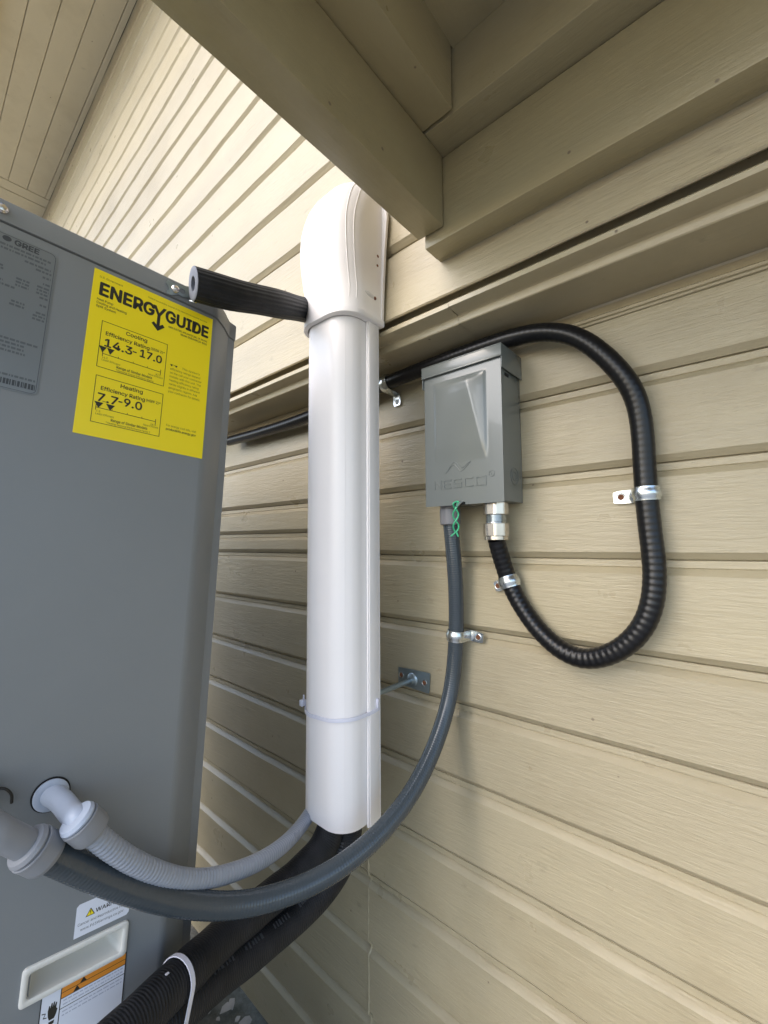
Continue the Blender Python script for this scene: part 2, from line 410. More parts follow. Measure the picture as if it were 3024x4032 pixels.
bm = new(); cab_prism(bm, plan(-0.003), 0.002, 0.0075); link('lid_gap', bm, M['dark_gap'], unit)
bm = new(); a0 = [FC(V((x, y, 0.0066))) for x, y in plan(0.0012)]
P0, P1, P2 = plan(0.0012), plan(0.0012), plan(-0.002)
rows = [[bm.verts.new(FC(V((x, y, z)))) for x, y in PP] for PP, z in ((plan(-0.001), 0.0060), (P0, 0.0066), (P1, 0.0270), (plan(0.0004), 0.0287), (P2, 0.0300))]
for i in range(4):
    for k in range(n): bm.faces.new((rows[i][k], rows[i][(k+1) % n], rows[i+1][(k+1) % n], rows[i+1][k]))
bm.faces.new(rows[0][::-1]); bm.faces.new(rows[-1]); bmesh.ops.recalc_face_normals(bm, faces=bm.faces[:])
link('lid', bm, M['casing'], unit, angle=28)
for sy in (-0.2, 0.13):
    bm = new(); box(bm, -0.9, -0.06, sy-0.03, sy+0.03, -1.385, -1.301, 0.004, FC); link('foot', bm, M['casing'], unit)
bm = new(); lathe(bm, cab(-0.078, 0.0175, 0.001), cn, [(0, 0.005), (0.002, 0.005), (0.004, 0.0035), (0.0048, 0.001)], 16); link('lid_screw', bm, M['nickel'], unit)

def card(bm, pts, x0, th):
    prism(bm, [cab(y, z, x0) for y, z in pts], cn*th)
def rrect(y0, y1, z0, z1, r, seg=4):
    out = []
    for cy, cz, a0 in ((y1-r, z1-r, 0), (y0+r, z1-r, 90), (y0+r, z0+r, 180), (y1-r, z0+r, 270)):
        for k in range(seg+1): an = R(a0+90*k/seg); out.append((cy+r*math.cos(an), cz+r*math.sin(an)))
    return out
def text_bm(bm, s, place, size, ax, ay, off=0.0, ext=0.0, align='LEFT', sx=1.0, track=1.0, shear=0.0):
    """letters laid as a thin mesh; place is the world origin, ax/ay unit vectors"""
    c = bpy.data.curves.new('t', 'FONT'); c.body = s; c.size = size; c.font = FONT or c.font; c.align_x = align; c.offset = off; c.extrude = ext
    c.space_character = track; c.resolution_u = 3; c.shear = shear
    o = bpy.data.objects.new('t', c); COL.objects.link(o)
    bpy.context.view_layer.update()
    me = bpy.data.meshes.new_from_object(o.evaluated_get(bpy.context.evaluated_depsgraph_get()))
    az = V(ax).cross(V(ay)); O = V(place)
    m = Matrix(((ax[0]*sx, ay[0], az[0], O.x), (ax[1]*sx, ay[1], az[1], O.y), (ax[2]*sx, ay[2], az[2], O.z), (0, 0, 0, 1)))
    me.transform(m); bm.from_mesh(me)
    bpy.data.objects.remove(o); bpy.data.curves.remove(c); bpy.data.meshes.remove(me)
def _cap(ch='H'):
    c = bpy.data.curves.new('t', 'FONT'); c.body = ch; c.size = 1; c.font = FONT or c.font
    o = bpy.data.objects.new('t', c); COL.objects.link(o); bpy.context.view_layer.update(); h = o.dimensions.y
    bpy.data.objects.remove(o); bpy.data.curves.remove(c); return h or 0.7
CAP = _cap()
def fit_text(bm, s, y0, y1, zb, h, x, off=0.0, track=1.0):
    """text on the cabinet side spanning y0..y1, baseline zb, capital height h (all metres); off thickens the strokes"""
    size = h/CAP
    c = bpy.data.curves.new('t', 'FONT'); c.body = s; c.size = size; c.space_character = track; c.font = FONT or c.font
    o = bpy.data.objects.new('t', c); COL.objects.link(o); bpy.context.view_layer.update(); wd = o.dimensions.x
    bpy.data.objects.remove(o); bpy.data.curves.remove(c)
    sh = [(0, 0)] if not off else [(-off, 0), (off, 0), (0, -off), (0, off), (-off*.7, -off*.7), (off*.7, off*.7), (-off*.7, off*.7), (off*.7, -off*.7)]
    for k, (a, b_) in enumerate(sh):
        text_bm(bm, s, cab(y0+a, zb+b_, x+k*0.000006), size, cu, cw, sx=(y1-y0)/max(wd, 1e-6), track=track)
mm = 0.001
def bar(bm, y0, y1, z0, z1, x): card(bm, [(y0*mm, z0*mm), (y1*mm, z0*mm), (y1*mm, z1*mm), (y0*mm, z1*mm)], x, 0.00006)
# yellow efficiency label
bm = new(); card(bm, [(0.0, 0.0), (0.0, -0.188), (0.1312, -0.188), (0.1302, 0.0)], 0.0001, 0.0003)
lab = link('efficiency_label', bm, M['yellow'], unit, smooth=False)
lab['label'] = 'bright yellow efficiency label printed in black'
X1 = 0.00048
bm = new()
T = lambda s, y0, y1, zb, h, off=0.0, track=1.0: fit_text(bm, s, y0*mm, y1*mm, zb*mm, h*mm, X1, off*mm, track)
T('ENERG', 6.0, 60.0, -28.2, 14.2, 0.85); T('GUIDE', 74.2, 124.4, -28.2, 14.2, 0.85)
for pts in ([(60.0, -13.6), (63.6, -13.6), (67.3, -21.8), (71.6, -13.6), (75.0, -13.6), (69.0, -25.0), (69.0, -37.5), (72.2, -34.6), (74.6, -37.4), (67.4, -44.8), (60.2, -37.4), (62.6, -34.6), (65.6, -37.5), (65.6, -25.0)],):
    prism(bm, [cab(a*mm, b_*mm, X1) for a, b_ in pts], cn*0.00006)
T('Cooling', 36.0, 57.5, -64.0, 4.2, 0.12); T('Efficiency Rating', 17.0, 60.5, -72.2, 4.2, 0.12)
T('14.3', 16.2, 42.5, -85.2, 8.8, 0.34, 1.0); bar(bm, 44.6, 48.6, -81.3, -79.9, X1); T('17.0', 51.0, 73.8, -83.6, 8.8, 0.34, 1.0)
T('Heating', 36.5, 58.5, -127.0, 4.2, 0.12); T('Efficiency Rating', 18.8, 61.5, -135.2, 4.2, 0.12)
T('7.7', 16.2, 34.8, -148.0, 8.8, 0.34, 1.0); bar(bm, 36.6, 40.4, -143.9, -142.5, X1); T('9.0', 41.0, 58.5, -146.6, 8.8, 0.34, 1.0)
for t in ([(12.6, -86.3), (20.0, -86.3), (16.4, -93.4)], [(20.2, -86.3), (27.4, -86.3), (23.6, -93.4)], [(14.8, -149.3), (23.2, -149.3), (19.0, -156.0)], [(25.6, -149.3), (34.0, -149.3), (29.8, -156.0)], [(84.6, -80.0), (88.0, -80.0), (86.3, -82.6)], [(90.0, -80.0), (93.2, -80.0), (91.6, -82.6)]):
    prism(bm, [cab(a*mm, b_*mm, X1) for a, b_ in t], cn*0.00006)
bar(bm, 19, 21, -85.4, -84.9, X1); bar(bm, 22, 27, -147.8, -147.3, X1); bar(bm, 86, 92, -80.4, -80.0, X1)
def rect(y0, y1, z0, z1, t=0.55):
    bar(bm, y0, y1, z0, z0+t, X1); bar(bm, y0, y1, z1-t, z1, X1); bar(bm, y0, y0+t, z0+t, z1-t, X1); bar(bm, y1-t, y1, z0+t, z1-t, X1)
rect(12.6, 80.0, -110.6, -57.0); rect(13.4, 80.6, -172.4, -120.0)
for zz in (-94.3, -155.6):
    bar(bm, 16.8, 75.2, zz-0.3, zz+0.3, X1); bar(bm, 16.5, 17.1, zz-3, zz+3, X1); bar(bm, 74.9, 75.5, zz-3, zz+3, X1)
    for q in (31.4, 46.0, 60.6): bar(bm, q, q+0.5, zz, zz+1.8, X1)
link('print', bm, M['ink'], lab, smooth=False)
bm = new()
T('U.S. Government', 5.4, 27.5, -8.6, 2.4); T('Federal law prohibits removal of this label before consumer purchase', 54, 123, -8.4, 2.0)
T('Heat Pump', 5.4, 20.5, -35.4, 2.6, 0.05); T('Cooling and Heating', 5.4, 34.2, -39.4, 2.6, 0.05); T('Split System', 5.4, 24.0, -43.4, 2.6, 0.05)
T('GREE ELECTRIC APPLIANCES,INC. OF ZHUHAI', 78.6, 125, -34.9, 2.2, 0.06); T('Model GUD60W1/A-D(U)', 93, 124.6, -38.9, 2.4, 0.08)
T('(SEER 2)*', 62.0, 77.0, -70.9, 3.0, 0.06); T('(HSPF 2)*', 63.0, 78.0, -134.3, 3.0, 0.06)
T('14.3', 16.5, 21.5, -99.4, 2.1); T('Least Efficient', 16.5, 34, -102.2, 2.1); T('42.0', 70, 75.5, -99.4, 2.1); T('Most Efficient', 62.5, 78, -102.2, 2.1)
T('Range of Similar Models', 30.8, 66.6, -106.2, 2.9, 0.07); T('*Seasonal Energy Efficiency Rating', 30.6, 68.4, -109.6, 2.2)
T('7.5', 17.0, 21.0, -160.6, 2.1); T('Least Efficient', 17.0, 34, -163.4, 2.1); T('14.8', 70, 75.5, -160.6, 2.1); T('Most Efficient', 63, 78.5, -163.4, 2.1)
T('Range of Similar Models', 31.4, 67.2, -167.6, 2.9, 0.07); T('*Heating Seasonal Performance Factor 2', 27, 70.4, -171.0, 2.2)
for q, s in enumerate(("This system's", 'efficiency ratings depend', 'on the coil your contractor', 'installs with this unit. The', 'heating efficiency rating', 'varies slightly in different', 'geographic regions. Ask', 'your contractor for details.')):
    T(s, 98.5 if q == 0 else 85.2, {0: 119.5, 1: 120.5, 2: 122.5, 3: 122, 4: 119.5, 5: 121.5, 6: 118.5, 7: 122.6}[q], -82.3-q*4.75, 2.6)
T('For energy cost info, visit', 86.8, 121, -157.4, 2.6); T('productinfo.energy.gov', 86.8, 121, -162.0, 2.7, 0.1)
link('fine_print', bm, M['ink_soft'], lab, smooth=False)
# silver-grey nameplate
bm = new(); card(bm, rrect(-0.155, -0.0315, -0.1600, -0.0045, 0.006), 0.0001, 0.0003); npl = link('nameplate', bm, M['nameplate'], unit, smooth=False)
npl['label'] = 'dull silver nameplate with grey printing'
bm = new()
O_, I_ = rrect(-0.1537, -0.0328, -0.1587, -0.0058, 0.005), rrect(-0.1533, -0.0332, -0.1583, -0.0062, 0.0046)
for k in range(len(O_)):
    j = (k+1) % len(O_); card(bm, [O_[k], O_[j], I_[j], I_[k]], 0.00045, 0.00004)
fit_text(bm, 'GREE', -0.0655, -0.0470, -0.0128, 0.0052, 0.00045, 0.00035)
card(bm, [(-0.0710+0.0034*math.cos(R(a)), -0.0098+0.0028*math.sin(R(a))) for a in range(0, 360, 20)], 0.00045, 0.00004)
xx = -0.0605
random.seed(3)
while xx < -0.0345:
    wd = random.choice((0.0006, 0.001, 0.0018)); card(bm, [(xx, -0.1548), (xx+wd, -0.1548), (xx+wd, -0.1492), (xx, -0.1492)], 0.00045, 0.00004); xx += wd+random.choice((0.0005, 0.0009))
link('print', bm, M['nameink'], npl, smooth=False)
bm = new(); random.seed(5)
def words(y0, y1, z, h=0.0021):       # rows of marks too small to read, as in the picture
    y = y0
    while y < y1:
        l = min(random.uniform(0.001, 0.0045), y1-y); card(bm, [(y, z), (y+l, z), (y+l, z+h), (y, z+h)], 0.00045, 0.00004); y += l+0.0008
for z, rows_ in ((-0.0175, [(-0.1, -0.0365)]), (-0.0215, [(-0.1, -0.0400)]), (-0.0265, [(-0.056, -0.0355)]), (-0.0305, [(-0.047, -0.0345)]), (-0.0360, [(-0.14, -0.083), (-0.041, -0.0345)]),
                 (-0.0400, [(-0.14, -0.090), (-0.074, -0.0700)]), (-0.0430, [(-0.074, -0.0700), (-0.040, -0.0345)]), (-0.0475, [(-0.14, -0.0745), (-0.0600, -0.0500), (-0.044, -0.0345)]), (-0.0510, [(-0.14, -0.0735), (-0.0600, -0.0500), (-0.044, -0.0345)]),
                 (-0.0545, [(-0.14, -0.0690), (-0.0600, -0.0500), (-0.044, -0.0345)]), (-0.0585, [(-0.14, -0.0600), (-0.041, -0.0345)]), (-0.0625, [(-0.14, -0.0745)]), (-0.0665, [(-0.14, -0.0760), (-0.040, -0.0345)]),
                 (-0.0720, [(-0.14, -0.081), (-0.0610, -0.0510)]), (-0.0755, [(-0.0620, -0.0510), (-0.042, -0.0345)]), (-0.0790, [(-0.044, -0.0345)]), (-0.0825, [(-0.044, -0.0345)]), (-0.0985, [(-0.14, -0.073)]), (-0.1110, [(-0.14, -0.0365)]),
                 (-0.1150, [(-0.14, -0.0465)]), (-0.1190, [(-0.14, -0.0455)]), (-0.1230, [(-0.14, -0.0450)]), (-0.1265, [(-0.14, -0.0640)]), (-0.1465, [(-0.14, -0.0345)])):
    for a, b_ in rows_: words(max(a, -0.098) if a < -0.098 else a, b_, z)
link('fine_print', bm, M['nameink2'], npl, smooth=False)
# cancer warning sticker (clipped corners)
bm = new(); card(bm, [(0.0515, -0.6395), (0.0515, -0.6650), (0.0945, -0.6650), (0.0965, -0.6630), (0.0965, -0.6395), (0.0945, -0.6375), (0.0535, -0.6375)], 0.0001, 0.0003)
st = link('warning_sticker', bm, M['sticker'], unit, smooth=False); st['label'] = 'small white warning sticker with a yellow triangle'
bm = new(); fit_text(bm, 'WARNING', 0.0672, 0.0925, -0.6500, 0.0034, 0.00045, 0.0001)
fit_text(bm, 'Cancer and Reproductive Harm', 0.0535, 0.0940, -0.6558, 0.0022, 0.00045); fit_text(bm, 'www.P65Warnings.ca.gov', 0.0560, 0.0915, -0.6606, 0.0022, 0.00045)
card(bm, [(0.0592, -0.6506), (0.0668, -0.6506), (0.0630, -0.6440)], 0.00043, 0.00003)
link('print', bm, M['ink'], st, smooth=False)
bm = new(); card(bm, [(0.0602, -0.6500), (0.0658, -0.6500), (0.0630, -0.6452)], 0.00047, 0.00004); link('triangle', bm, M['yellow'], st, smooth=False)
bm = new(); card(bm, [(0.06275, -0.6484), (0.06325, -0.6484), (0.0634, -0.6462), (0.0626, -0.6462)], 0.00052, 0.00003); card(bm, [(0.0627, -0.6494), (0.0633, -0.6494), (0.0633, -0.6489), (0.0627, -0.6489)], 0.00052, 0.00003)
link('exclamation_mark', bm, M['ink'], st, smooth=False)
# electric shock label
bm = new(); card(bm, [(0.0320, -0.7500), (0.0985, -0.7500), (0.0985, -0.6990), (0.0320, -0.6990)], 0.0001, 0.0003)
dl = link('shock_label', bm, M['ink'], unit, smooth=False); dl['label'] = 'white and orange electric shock warning label'
bm = new(); card(bm, [(0.0328, -0.749), (0.0463, -0.749), (0.0463, -0.6998), (0.0328, -0.6998)], 0.00043, 0.00003)
card(bm, [(0.0471, -0.7168), (0.0977, -0.7168), (0.0977, -0.7095), (0.0471, -0.7095)], 0.00043, 0.00003); card(bm, [(0.0471, -0.749), (0.0977, -0.749), (0.0977, -0.7174), (0.0471, -0.7174)], 0.00043, 0.00003)
link('white_panel', bm, M['sticker'], dl, smooth=False)
bm = new(); card(bm, [(0.0471, -0.7045), (0.0977, -0.7045), (0.0977, -0.6998), (0.0471, -0.6998)], 0.00043, 0.00003); card(bm, [(0.0471, -0.7089), (0.0977, -0.7089), (0.0977, -0.7050), (0.0471, -0.7050)], 0.00043, 0.00003)
link('orange_band', bm, M['orange'], dl, smooth=False)
bm = new()
for cy, cz in ((0.0632, -0.7044), (0.0585, -0.7088)): card(bm, [(cy-0.0026, cz), (cy+0.0026, cz), (cy, cz+0.0040)], 0.00047, 0.00004)
hand = [(0.0385, -0.7180), (0.0380, -0.7135), (0.0386, -0.7098), (0.0394, -0.7098), (0.0396, -0.7122), (0.0402, -0.7085), (0.0411, -0.7085), (0.0412, -0.7118), (0.0419, -0.7082), (0.0428, -0.7083), (0.0427, -0.7118), (0.0436, -0.7092), (0.0444, -0.7096), (0.0440, -0.7135), (0.0451, -0.7150), (0.0444, -0.7185), (0.0432, -0.7212), (0.0396, -0.7212)]
card(bm, hand, 0.00047, 0.00004); card(bm, [(0.0392, -0.7225), (0.0436, -0.7225), (0.0432, -0.7250), (0.0400, -0.7252)], 0.00047, 0.00004)
for q in ([(0.0338, -0.7130), (0.0366, -0.7140), (0.0367, -0.7147), (0.0338, -0.7138)], [(0.0361, -0.7147), (0.0367, -0.7147), (0.0356, -0.7172), (0.0350, -0.7172)], [(0.0350, -0.7168), (0.0376, -0.7176), (0.0376, -0.7183), (0.0350, -0.7176)]): card(bm, q, 0.00047, 0.00004)
link('pictogram', bm, M['ink'], dl, smooth=False)
bm = new(); random.seed(11)
for z in (-0.7120, -0.7150, -0.7205, -0.7235):
    words(0.049, 0.096, z, 0.0009)
link('fine_print', bm, plain('blue_grey_ink', (0.42, 0.44, 0.52), 0.5, n=None), dl, smooth=False)
# cream recessed handle: bezel and scooped tray
def loop(y0, y1, z0, z1, r, x): return [(x, p[0], p[1]) for p in rrect(y0, y1, z0, z1, r, 5)]
bm = new()
L_ = [loop(0.0160, 0.0972, -0.6995, -0.6695, 0.0035, 0.0000), loop(0.0160, 0.0972, -0.6995, -0.6695, 0.0035, 0.0022), loop(0.0170, 0.0962, -0.6985, -0.6705, 0.003, 0.0030),
      loop(0.0198, 0.0934, -0.6957, -0.6733, 0.003, 0.0030), loop(0.0208, 0.0924, -0.6947, -0.6743, 0.003, 0.0022), loop(0.0235, 0.0900, -0.6930, -0.6765, 0.005, -0.014), loop(0.0275, 0.0860, -0.6880, -0.6790, 0.004, -0.0225)]
rows = [[bm.verts.new(FC(V(p))) for p in l] for l in L_]
for i in range(len(rows)-1):
    for k in range(len(rows[0])): bm.faces.new((rows[i][k], rows[i][(k+1) % len(rows[0])], rows[i+1][(k+1) % len(rows[0])], rows[i+1][k]))
bm.faces.new(rows[-1]); bmesh.ops.recalc_face_normals(bm, faces=bm.faces[:])
link('handle', bm, M['cream'], unit, angle=40)

# ------------------------------------------------------------------ white line-set cover
duct = empty('pipe_cover', (-0.485, -0.16, 0.735), 'tall white plastic pipe cover with a rounded elbow cap on the wall', 'pipe cover')
def dsec(xl, xr, yb, yf, r, seg=10):
    P = [(xr, yb)]
    for k in range(seg+1):
        a = R(0-90*k/seg); P.append((xr-r+r*math.cos(a), yf+r+r*math.sin(a)))
    for k in range(seg+1):
        a = R(-90-90*k/seg); P.append((xl+r+r*math.cos(a), yf+r+r*math.sin(a)))
    P.append((xl, yb)); return P
def dloft(bm, secs, cap_top=False, cap_bot=False):
    rows = [[bm.verts.new((x, y, z)) for x, y in P] for P, z in secs]
    for i in range(len(rows)-1):
        for k in range(len(rows[0])-1): bm.faces.new((rows[i][k], rows[i][k+1], rows[i+1][k+1], rows[i+1][k]))
    if cap_top: bm.faces.new(rows[-1])
    if cap_bot: bm.faces.new(rows[0][::-1])
bm = new()
def cover_sec(off=0.0):
    return dsec(-0.5440-off, -0.4395+off, -0.1495, -0.1990-off, 0.036)
zc = [0.7285+(1.49-0.7285)*k/24 for k in range(25)]
dloft(bm, [(cover_sec(), z) for z in zc])
dloft(bm, [(cover_sec(-0.0018)[::-1], z) for z in (0.7285, 1.49)])
o_, i_ = cover_sec(), cover_sec(-0.0018)
for k in range(len(o_)-1):
    vs = [bm.verts.new((p[0], p[1], 0.7285)) for p in (o_[k], o_[k+1], i_[k+1], i_[k])]; bm.faces.new(vs)
# two fine moulding lines and the lip along the seam
for (x, y) in ((-0.4495, -0.1873), (-0.4434, -0.1780)):
    box(bm, x-0.0004, x+0.0007, y-0.0005, y+0.0005, 0.729, 1.49, 0.0003, seg=1)
link('cover', bm, M['white'], duct, angle=30)
bm = new()
box(bm, -0.5505, -0.4328, -0.1320, -0.1300, 0.7265, 1.49)
box(bm, -0.4346, -0.4326, -0.1525, -0.1322, 0.7265, 1.49, 0.0007)
box(bm, -0.4388, -0.4350, -0.1535, -0.1505, 0.7250, 1.49, 0.0006)
box(bm, -0.5505, -0.5485, -0.1525, -0.1322, 0.7265, 1.49, 0.0007)
link('base_channel', bm, M['white'], duct)
# elbow cap: lofted hood that closes on to the wall
bm = new()
hood = [(1.4745, -0.5490, -0.4290, -0.2050, .040), (1.4760, -0.5512, -0.4275, -0.2070, .041), (1.4835, -0.5512, -0.4275, -0.2070, .041), (1.4850, -0.5485, -0.4292, -0.2045, .040), (1.50, -0.5480, -0.4292, -0.2040, .040),
        (1.52, -0.5490, -0.4290, -0.2035, .040), (1.545, -0.5520, -0.4285, -0.2075, .041), (1.575, -0.5550, -0.4280, -0.2110, .042), (1.605, -0.5565, -0.4275, -0.2130, .043), (1.63, -0.5565, -0.4272, -0.2125, .045),
        (1.65, -0.5555, -0.4270, -0.2090, .047), (1.668, -0.5530, -0.4272, -0.2040, .048), (1.683, -0.5480, -0.4285, -0.1970, .048), (1.695, -0.5405, -0.4310, -0.1880, .046), (1.704, -0.5310, -0.4350, -0.1775, .042), (1.711, -0.5190, -0.4410, -0.1650, .035), (1.7155, -0.506, -0.449, -0.1510, .025), (1.717, -0.490, -0.462, -0.1350, .008)]
def hood_top(z, y):   # the hood dips slightly towards the wall
    return z
dloft(bm, [(dsec(a, b_, -0.122, yf, r_, 12), z) for z, a, b_, yf, r_ in hood], cap_top=True)
hi = hood[0]
oo, ii = dsec(hi[1], hi[2], -0.122, hi[3], hi[4], 12), cover_sec(0.0006)
ii = dsec(-0.5452, -0.4388, -0.122, -0.2005, .036, 12)
for k in range(len(oo)-1):
    bm.faces.new([bm.verts.new((p[0], p[1], 1.4745)) for p in (oo[k], oo[k+1], ii[k+1], ii[k])])
bmesh.ops.remove_doubles(bm, verts=bm.verts[:], dist=1e-5)
bmesh.ops.recalc_face_normals(bm, faces=bm.faces[:])
elb = link('elbow_cap', bm, M['white'], duct, angle=50)
bm = new()
for th in (40, 24):
    tube(bm, [(b_-r_+(r_+.0001)*math.cos(R(th)), yf+r_-(r_+.0001)*math.sin(R(th)), z) for z, a, b_, yf, r_ in hood[4:14]], 0.0006, 0.008, 6)
link('moulding_line', bm, M['white'], elb)
bm = new()     # wall flange of the cap with a flared edge
prism(bm, [(-0.4285, -0.1275, 1.476), (-0.4262, -0.1275, 1.53), (-0.4215, -0.1275, 1.60), (-0.4165, -0.1275, 1.650), (-0.4175, -0.1275, 1.664), (-0.4300, -0.1275, 1.685), (-0.545, -0.1275, 1.685), (-0.556, -0.1275, 1.665), (-0.556, -0.1275, 1.474)], (0, 0.0045, 0))
link('wall_flange', bm, M['white'], duct)
bm = new()
bmesh.ops.create_uvsphere(bm, u_segments=20, v_segments=10, radius=1)
for v in bm.verts: v.co = V((-0.4292+v.co.x*0.0012, -0.1530+v.co.y*0.0120, 1.5150+v.co.z*0.0038-v.co.y*0.001))
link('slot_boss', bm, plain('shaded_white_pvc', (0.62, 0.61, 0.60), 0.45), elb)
for (y, z, r_) in ((-0.1430, 1.5135, 0.0026), (-0.1375, 1.570, 0.0022), (-0.1365, 1.586, 0.0024)):
    bm = new(); lathe(bm, (-0.4290, y, z), (1, 0, 0), [(0, r_), (0.0012, r_), (0.002, r_*0.5)], 12); link('screw', bm, M['rust'], duct)

# ------------------------------------------------------------------ standoff bracket
br = empty('standoff_bracket', (-0.467, 0, 0.87), 'zinc standoff plate and rod holding the white pipe cover off the wall', 'bracket')
bm = new(); prism(bm, [(-0.5009, -0.0045, 0.9053), (-0.5016, -0.0045, 0.8750), (-0.4334, -0.0045, 0.8722), (-0.4309, -0.0045, 0.9070)], (0, 0.0022, 0))
bmesh.ops.bevel(bm, geom=bm.edges[:], offset=0.0008, segments=2, affect='EDGES')
pl = link('plate', bm, M['platezinc'], br)
bm = new(); lathe(bm, (-0.4690, -0.0045, 0.8890), (0, -1, 0), [(0, .0115), (.001, .0108), (.0022, .0078), (.006, .0062), (.008, .0052)], 28); link('collar', bm, M['platezinc'], br)
bm = new(); tube(bm, [(-0.4690, -0.006, 0.8890), (-0.4690, -0.06, 0.8892), (-0.4690, -0.1300, 0.8900)], 0.0042, 0.01, 20); link('rod', bm, M['platezinc'], br)
for x, z in ((-0.4935, 0.8925), (-0.4425, 0.8890)):
    bm = new(); lathe(bm, (x, -0.0043, z), (0, -1, 0), [(0, .0052), (.0008, .0052), (.0010, .0045), (.0006, .0038)], 20); link('screw_rim', bm, M['zinc'], br)
    bm = new(); lathe(bm, (x, -0.0043, z), (0, -1, 0), [(0, .0038), (.0010, .0036), (.0014, .002)], 14); link('screw', bm, M['rust'], br)

# ------------------------------------------------------------------ grey disconnect box
bx = empty('disconnect_box', (-0.323, -0.03, 1.188), 'grey enamelled electrical disconnect box with an embossed cover on the siding', 'electrical box')
BX0, BX1, BZ0, BZ1, BD = -0.3895, -0.2585, 1.1888, 1.3965, -0.0655
bm = new()
box(bm, BX0, BX1, BD+0.0006, -0.0008, BZ0, BZ1, 0.0012)
link('body', bm, M['box'], bx)
# pressed front cover, height field
bm = new(); NX, NZ = 76, 116
def sstep(a, b_, x):
    t = max(0, min(1, (x-a)/(b_-a))); return t*t*(3-2*t)
def press(u, v):
    # u 0..1 left to right, v 0..1 bottom to top: a tilted facet rising to a ridge near its right side
    t = max(0, min(1, (0.845-v)/(0.845-0.34))); ridge = 0.615+(0.785-0.615)*t
    if u < ridge: a = max(0, (u-0.145)/(ridge-0.145))
    else: a = max(0, 1-(u-ridge)/max(0.02, 0.812-ridge))
    vr = max(0, min(1, (v-0.30)/0.50)); top = sstep(0, 1, (0.905-v)/0.060)
    inside = sstep(.142, .158, u)*(1-sstep(.806, .822, u))*sstep(.28, .44, v)*(1-sstep(.892, .908, v))
    return 0.0075*a**0.8*vr*top+0.0013*inside
gv = [[None]*(NZ+1) for _ in range(NX+1)]
x0, x1, z0, z1 = BX0-0.0008, BX1+0.0008, BZ0-0.002, BZ1+0.006
for i in range(NX+1):
    for j in range(NZ+1):
        u, v_ = i/NX, j/NZ
        gv[i][j] = bm.verts.new((x0+(x1-x0)*u, BD-0.0012-press(u, v_), z0+(z1-z0)*v_))
for i in range(NX):
    for j in range(NZ): bm.faces.new((gv[i][j], gv[i+1][j], gv[i+1][j+1], gv[i][j+1]))
bnd = [gv[i][0] for i in range(NX+1)]+[gv[NX][j] for j in range(1, NZ+1)]+[gv[i][NZ] for i in range(NX-1, -1, -1)]+[gv[0][j] for j in range(NZ-1, 0, -1)]
bk = [bm.verts.new(v.co+V((0, 0.0016, 0))) for v in bnd]
for k in range(len(bnd)): bm.faces.new((bnd[k], bk[k], bk[(k+1) % len(bnd)], bnd[(k+1) % len(bnd)]))
bmesh.ops.recalc_face_normals(bm, faces=bm.faces[:])
cov = link('cover', bm, M['box'], bx, angle=60)
ax, az = (1, 0, 0), (0, 0, 1)
FY = BD-0.0014
LET = {'N': [((0, 0), (0, 1)), ((0, 1), (1, 0)), ((1, 0), (1, 1))], 'E': [((0, 0), (0, 1)), ((0, 1), (1, 1)), ((0, .5), (.85, .5)), ((0, 0), (1, 0))],
       'S': [((1, 1), (0, 1)), ((0, 1), (0, .5)), ((0, .5), (1, .5)), ((1, .5), (1, 0)), ((1, 0), (0, 0))], 'C': [((1, 1), (0, 1)), ((0, 1), (0, 0)), ((0, 0), (1, 0))],
       'O': [((0, 0), (0, 1)), ((0, 1), (1, 1)), ((1, 1), (1, 0)), ((1, 0), (0, 0))]}
for ch, xa, xb in (('N', -0.3725, -0.3605), ('E', -0.3550, -0.3430), ('S', -0.3370, -0.3250), ('C', -0.3185, -0.3060), ('O', -0.2995, -0.2850)):
    bm = new()
    for k, (p, q) in enumerate(LET[ch]):
        za, hh = 1.2135, 0.0118
        A = V((xa+(xb-xa)*p[0], FY-0.00002*k, za+hh*p[1])); B = V((xa+(xb-xa)*q[0], FY-0.00002*k, za+hh*q[1])); D = (B-A).normalized(); Nn = V((-D.z, 0, D.x))*0.0011; E_ = D*0.0011
        prism(bm, [A-E_+Nn, A-E_-Nn, B+E_-Nn, B+E_+Nn], (0, 0.0003, 0))
        prism(bm, [A-E_*.6+Nn*.55+V((0, -.0007, 0)), A-E_*.6-Nn*.55+V((0, -.0007, 0)), B+E_*.6-Nn*.55+V((0, -.0007, 0)), B+E_*.6+Nn*.55+V((0, -.0007, 0))], (0, 0.0007, 0))
    link('letter', bm, M['box'], cov, angle=30)
bm = new(); text_bm(bm, 'R', (-0.2768, FY, 1.2265), 0.0042, ax, az, ext=0.0005); link('letter', bm, M['box'], cov, angle=30)
bm = new()
zig = [(-0.3525, 1.2362), (-0.3375, 1.2480), (-0.3250, 1.2375), (-0.3095, 1.2490), (-0.3120, 1.2490), (-0.3240, 1.2425), (-0.3375, 1.2520), (-0.3525, 1.2362)]
cx, cz = -0.2753, 1.2282
tube(bm, [(cx+0.0042*math.cos(R(a)), FY, cz+0.0042*math.sin(R(a))) for a in range(0, 361, 20)], 0.00045, 0.001, 8)
link('registered_ring', bm, M['box'], cov); bm = new()
tube(bm, [(x, FY, z) for x, z in zig], 0.0005, 0.0008, 8)
link('emblem', bm, M['box'], cov)
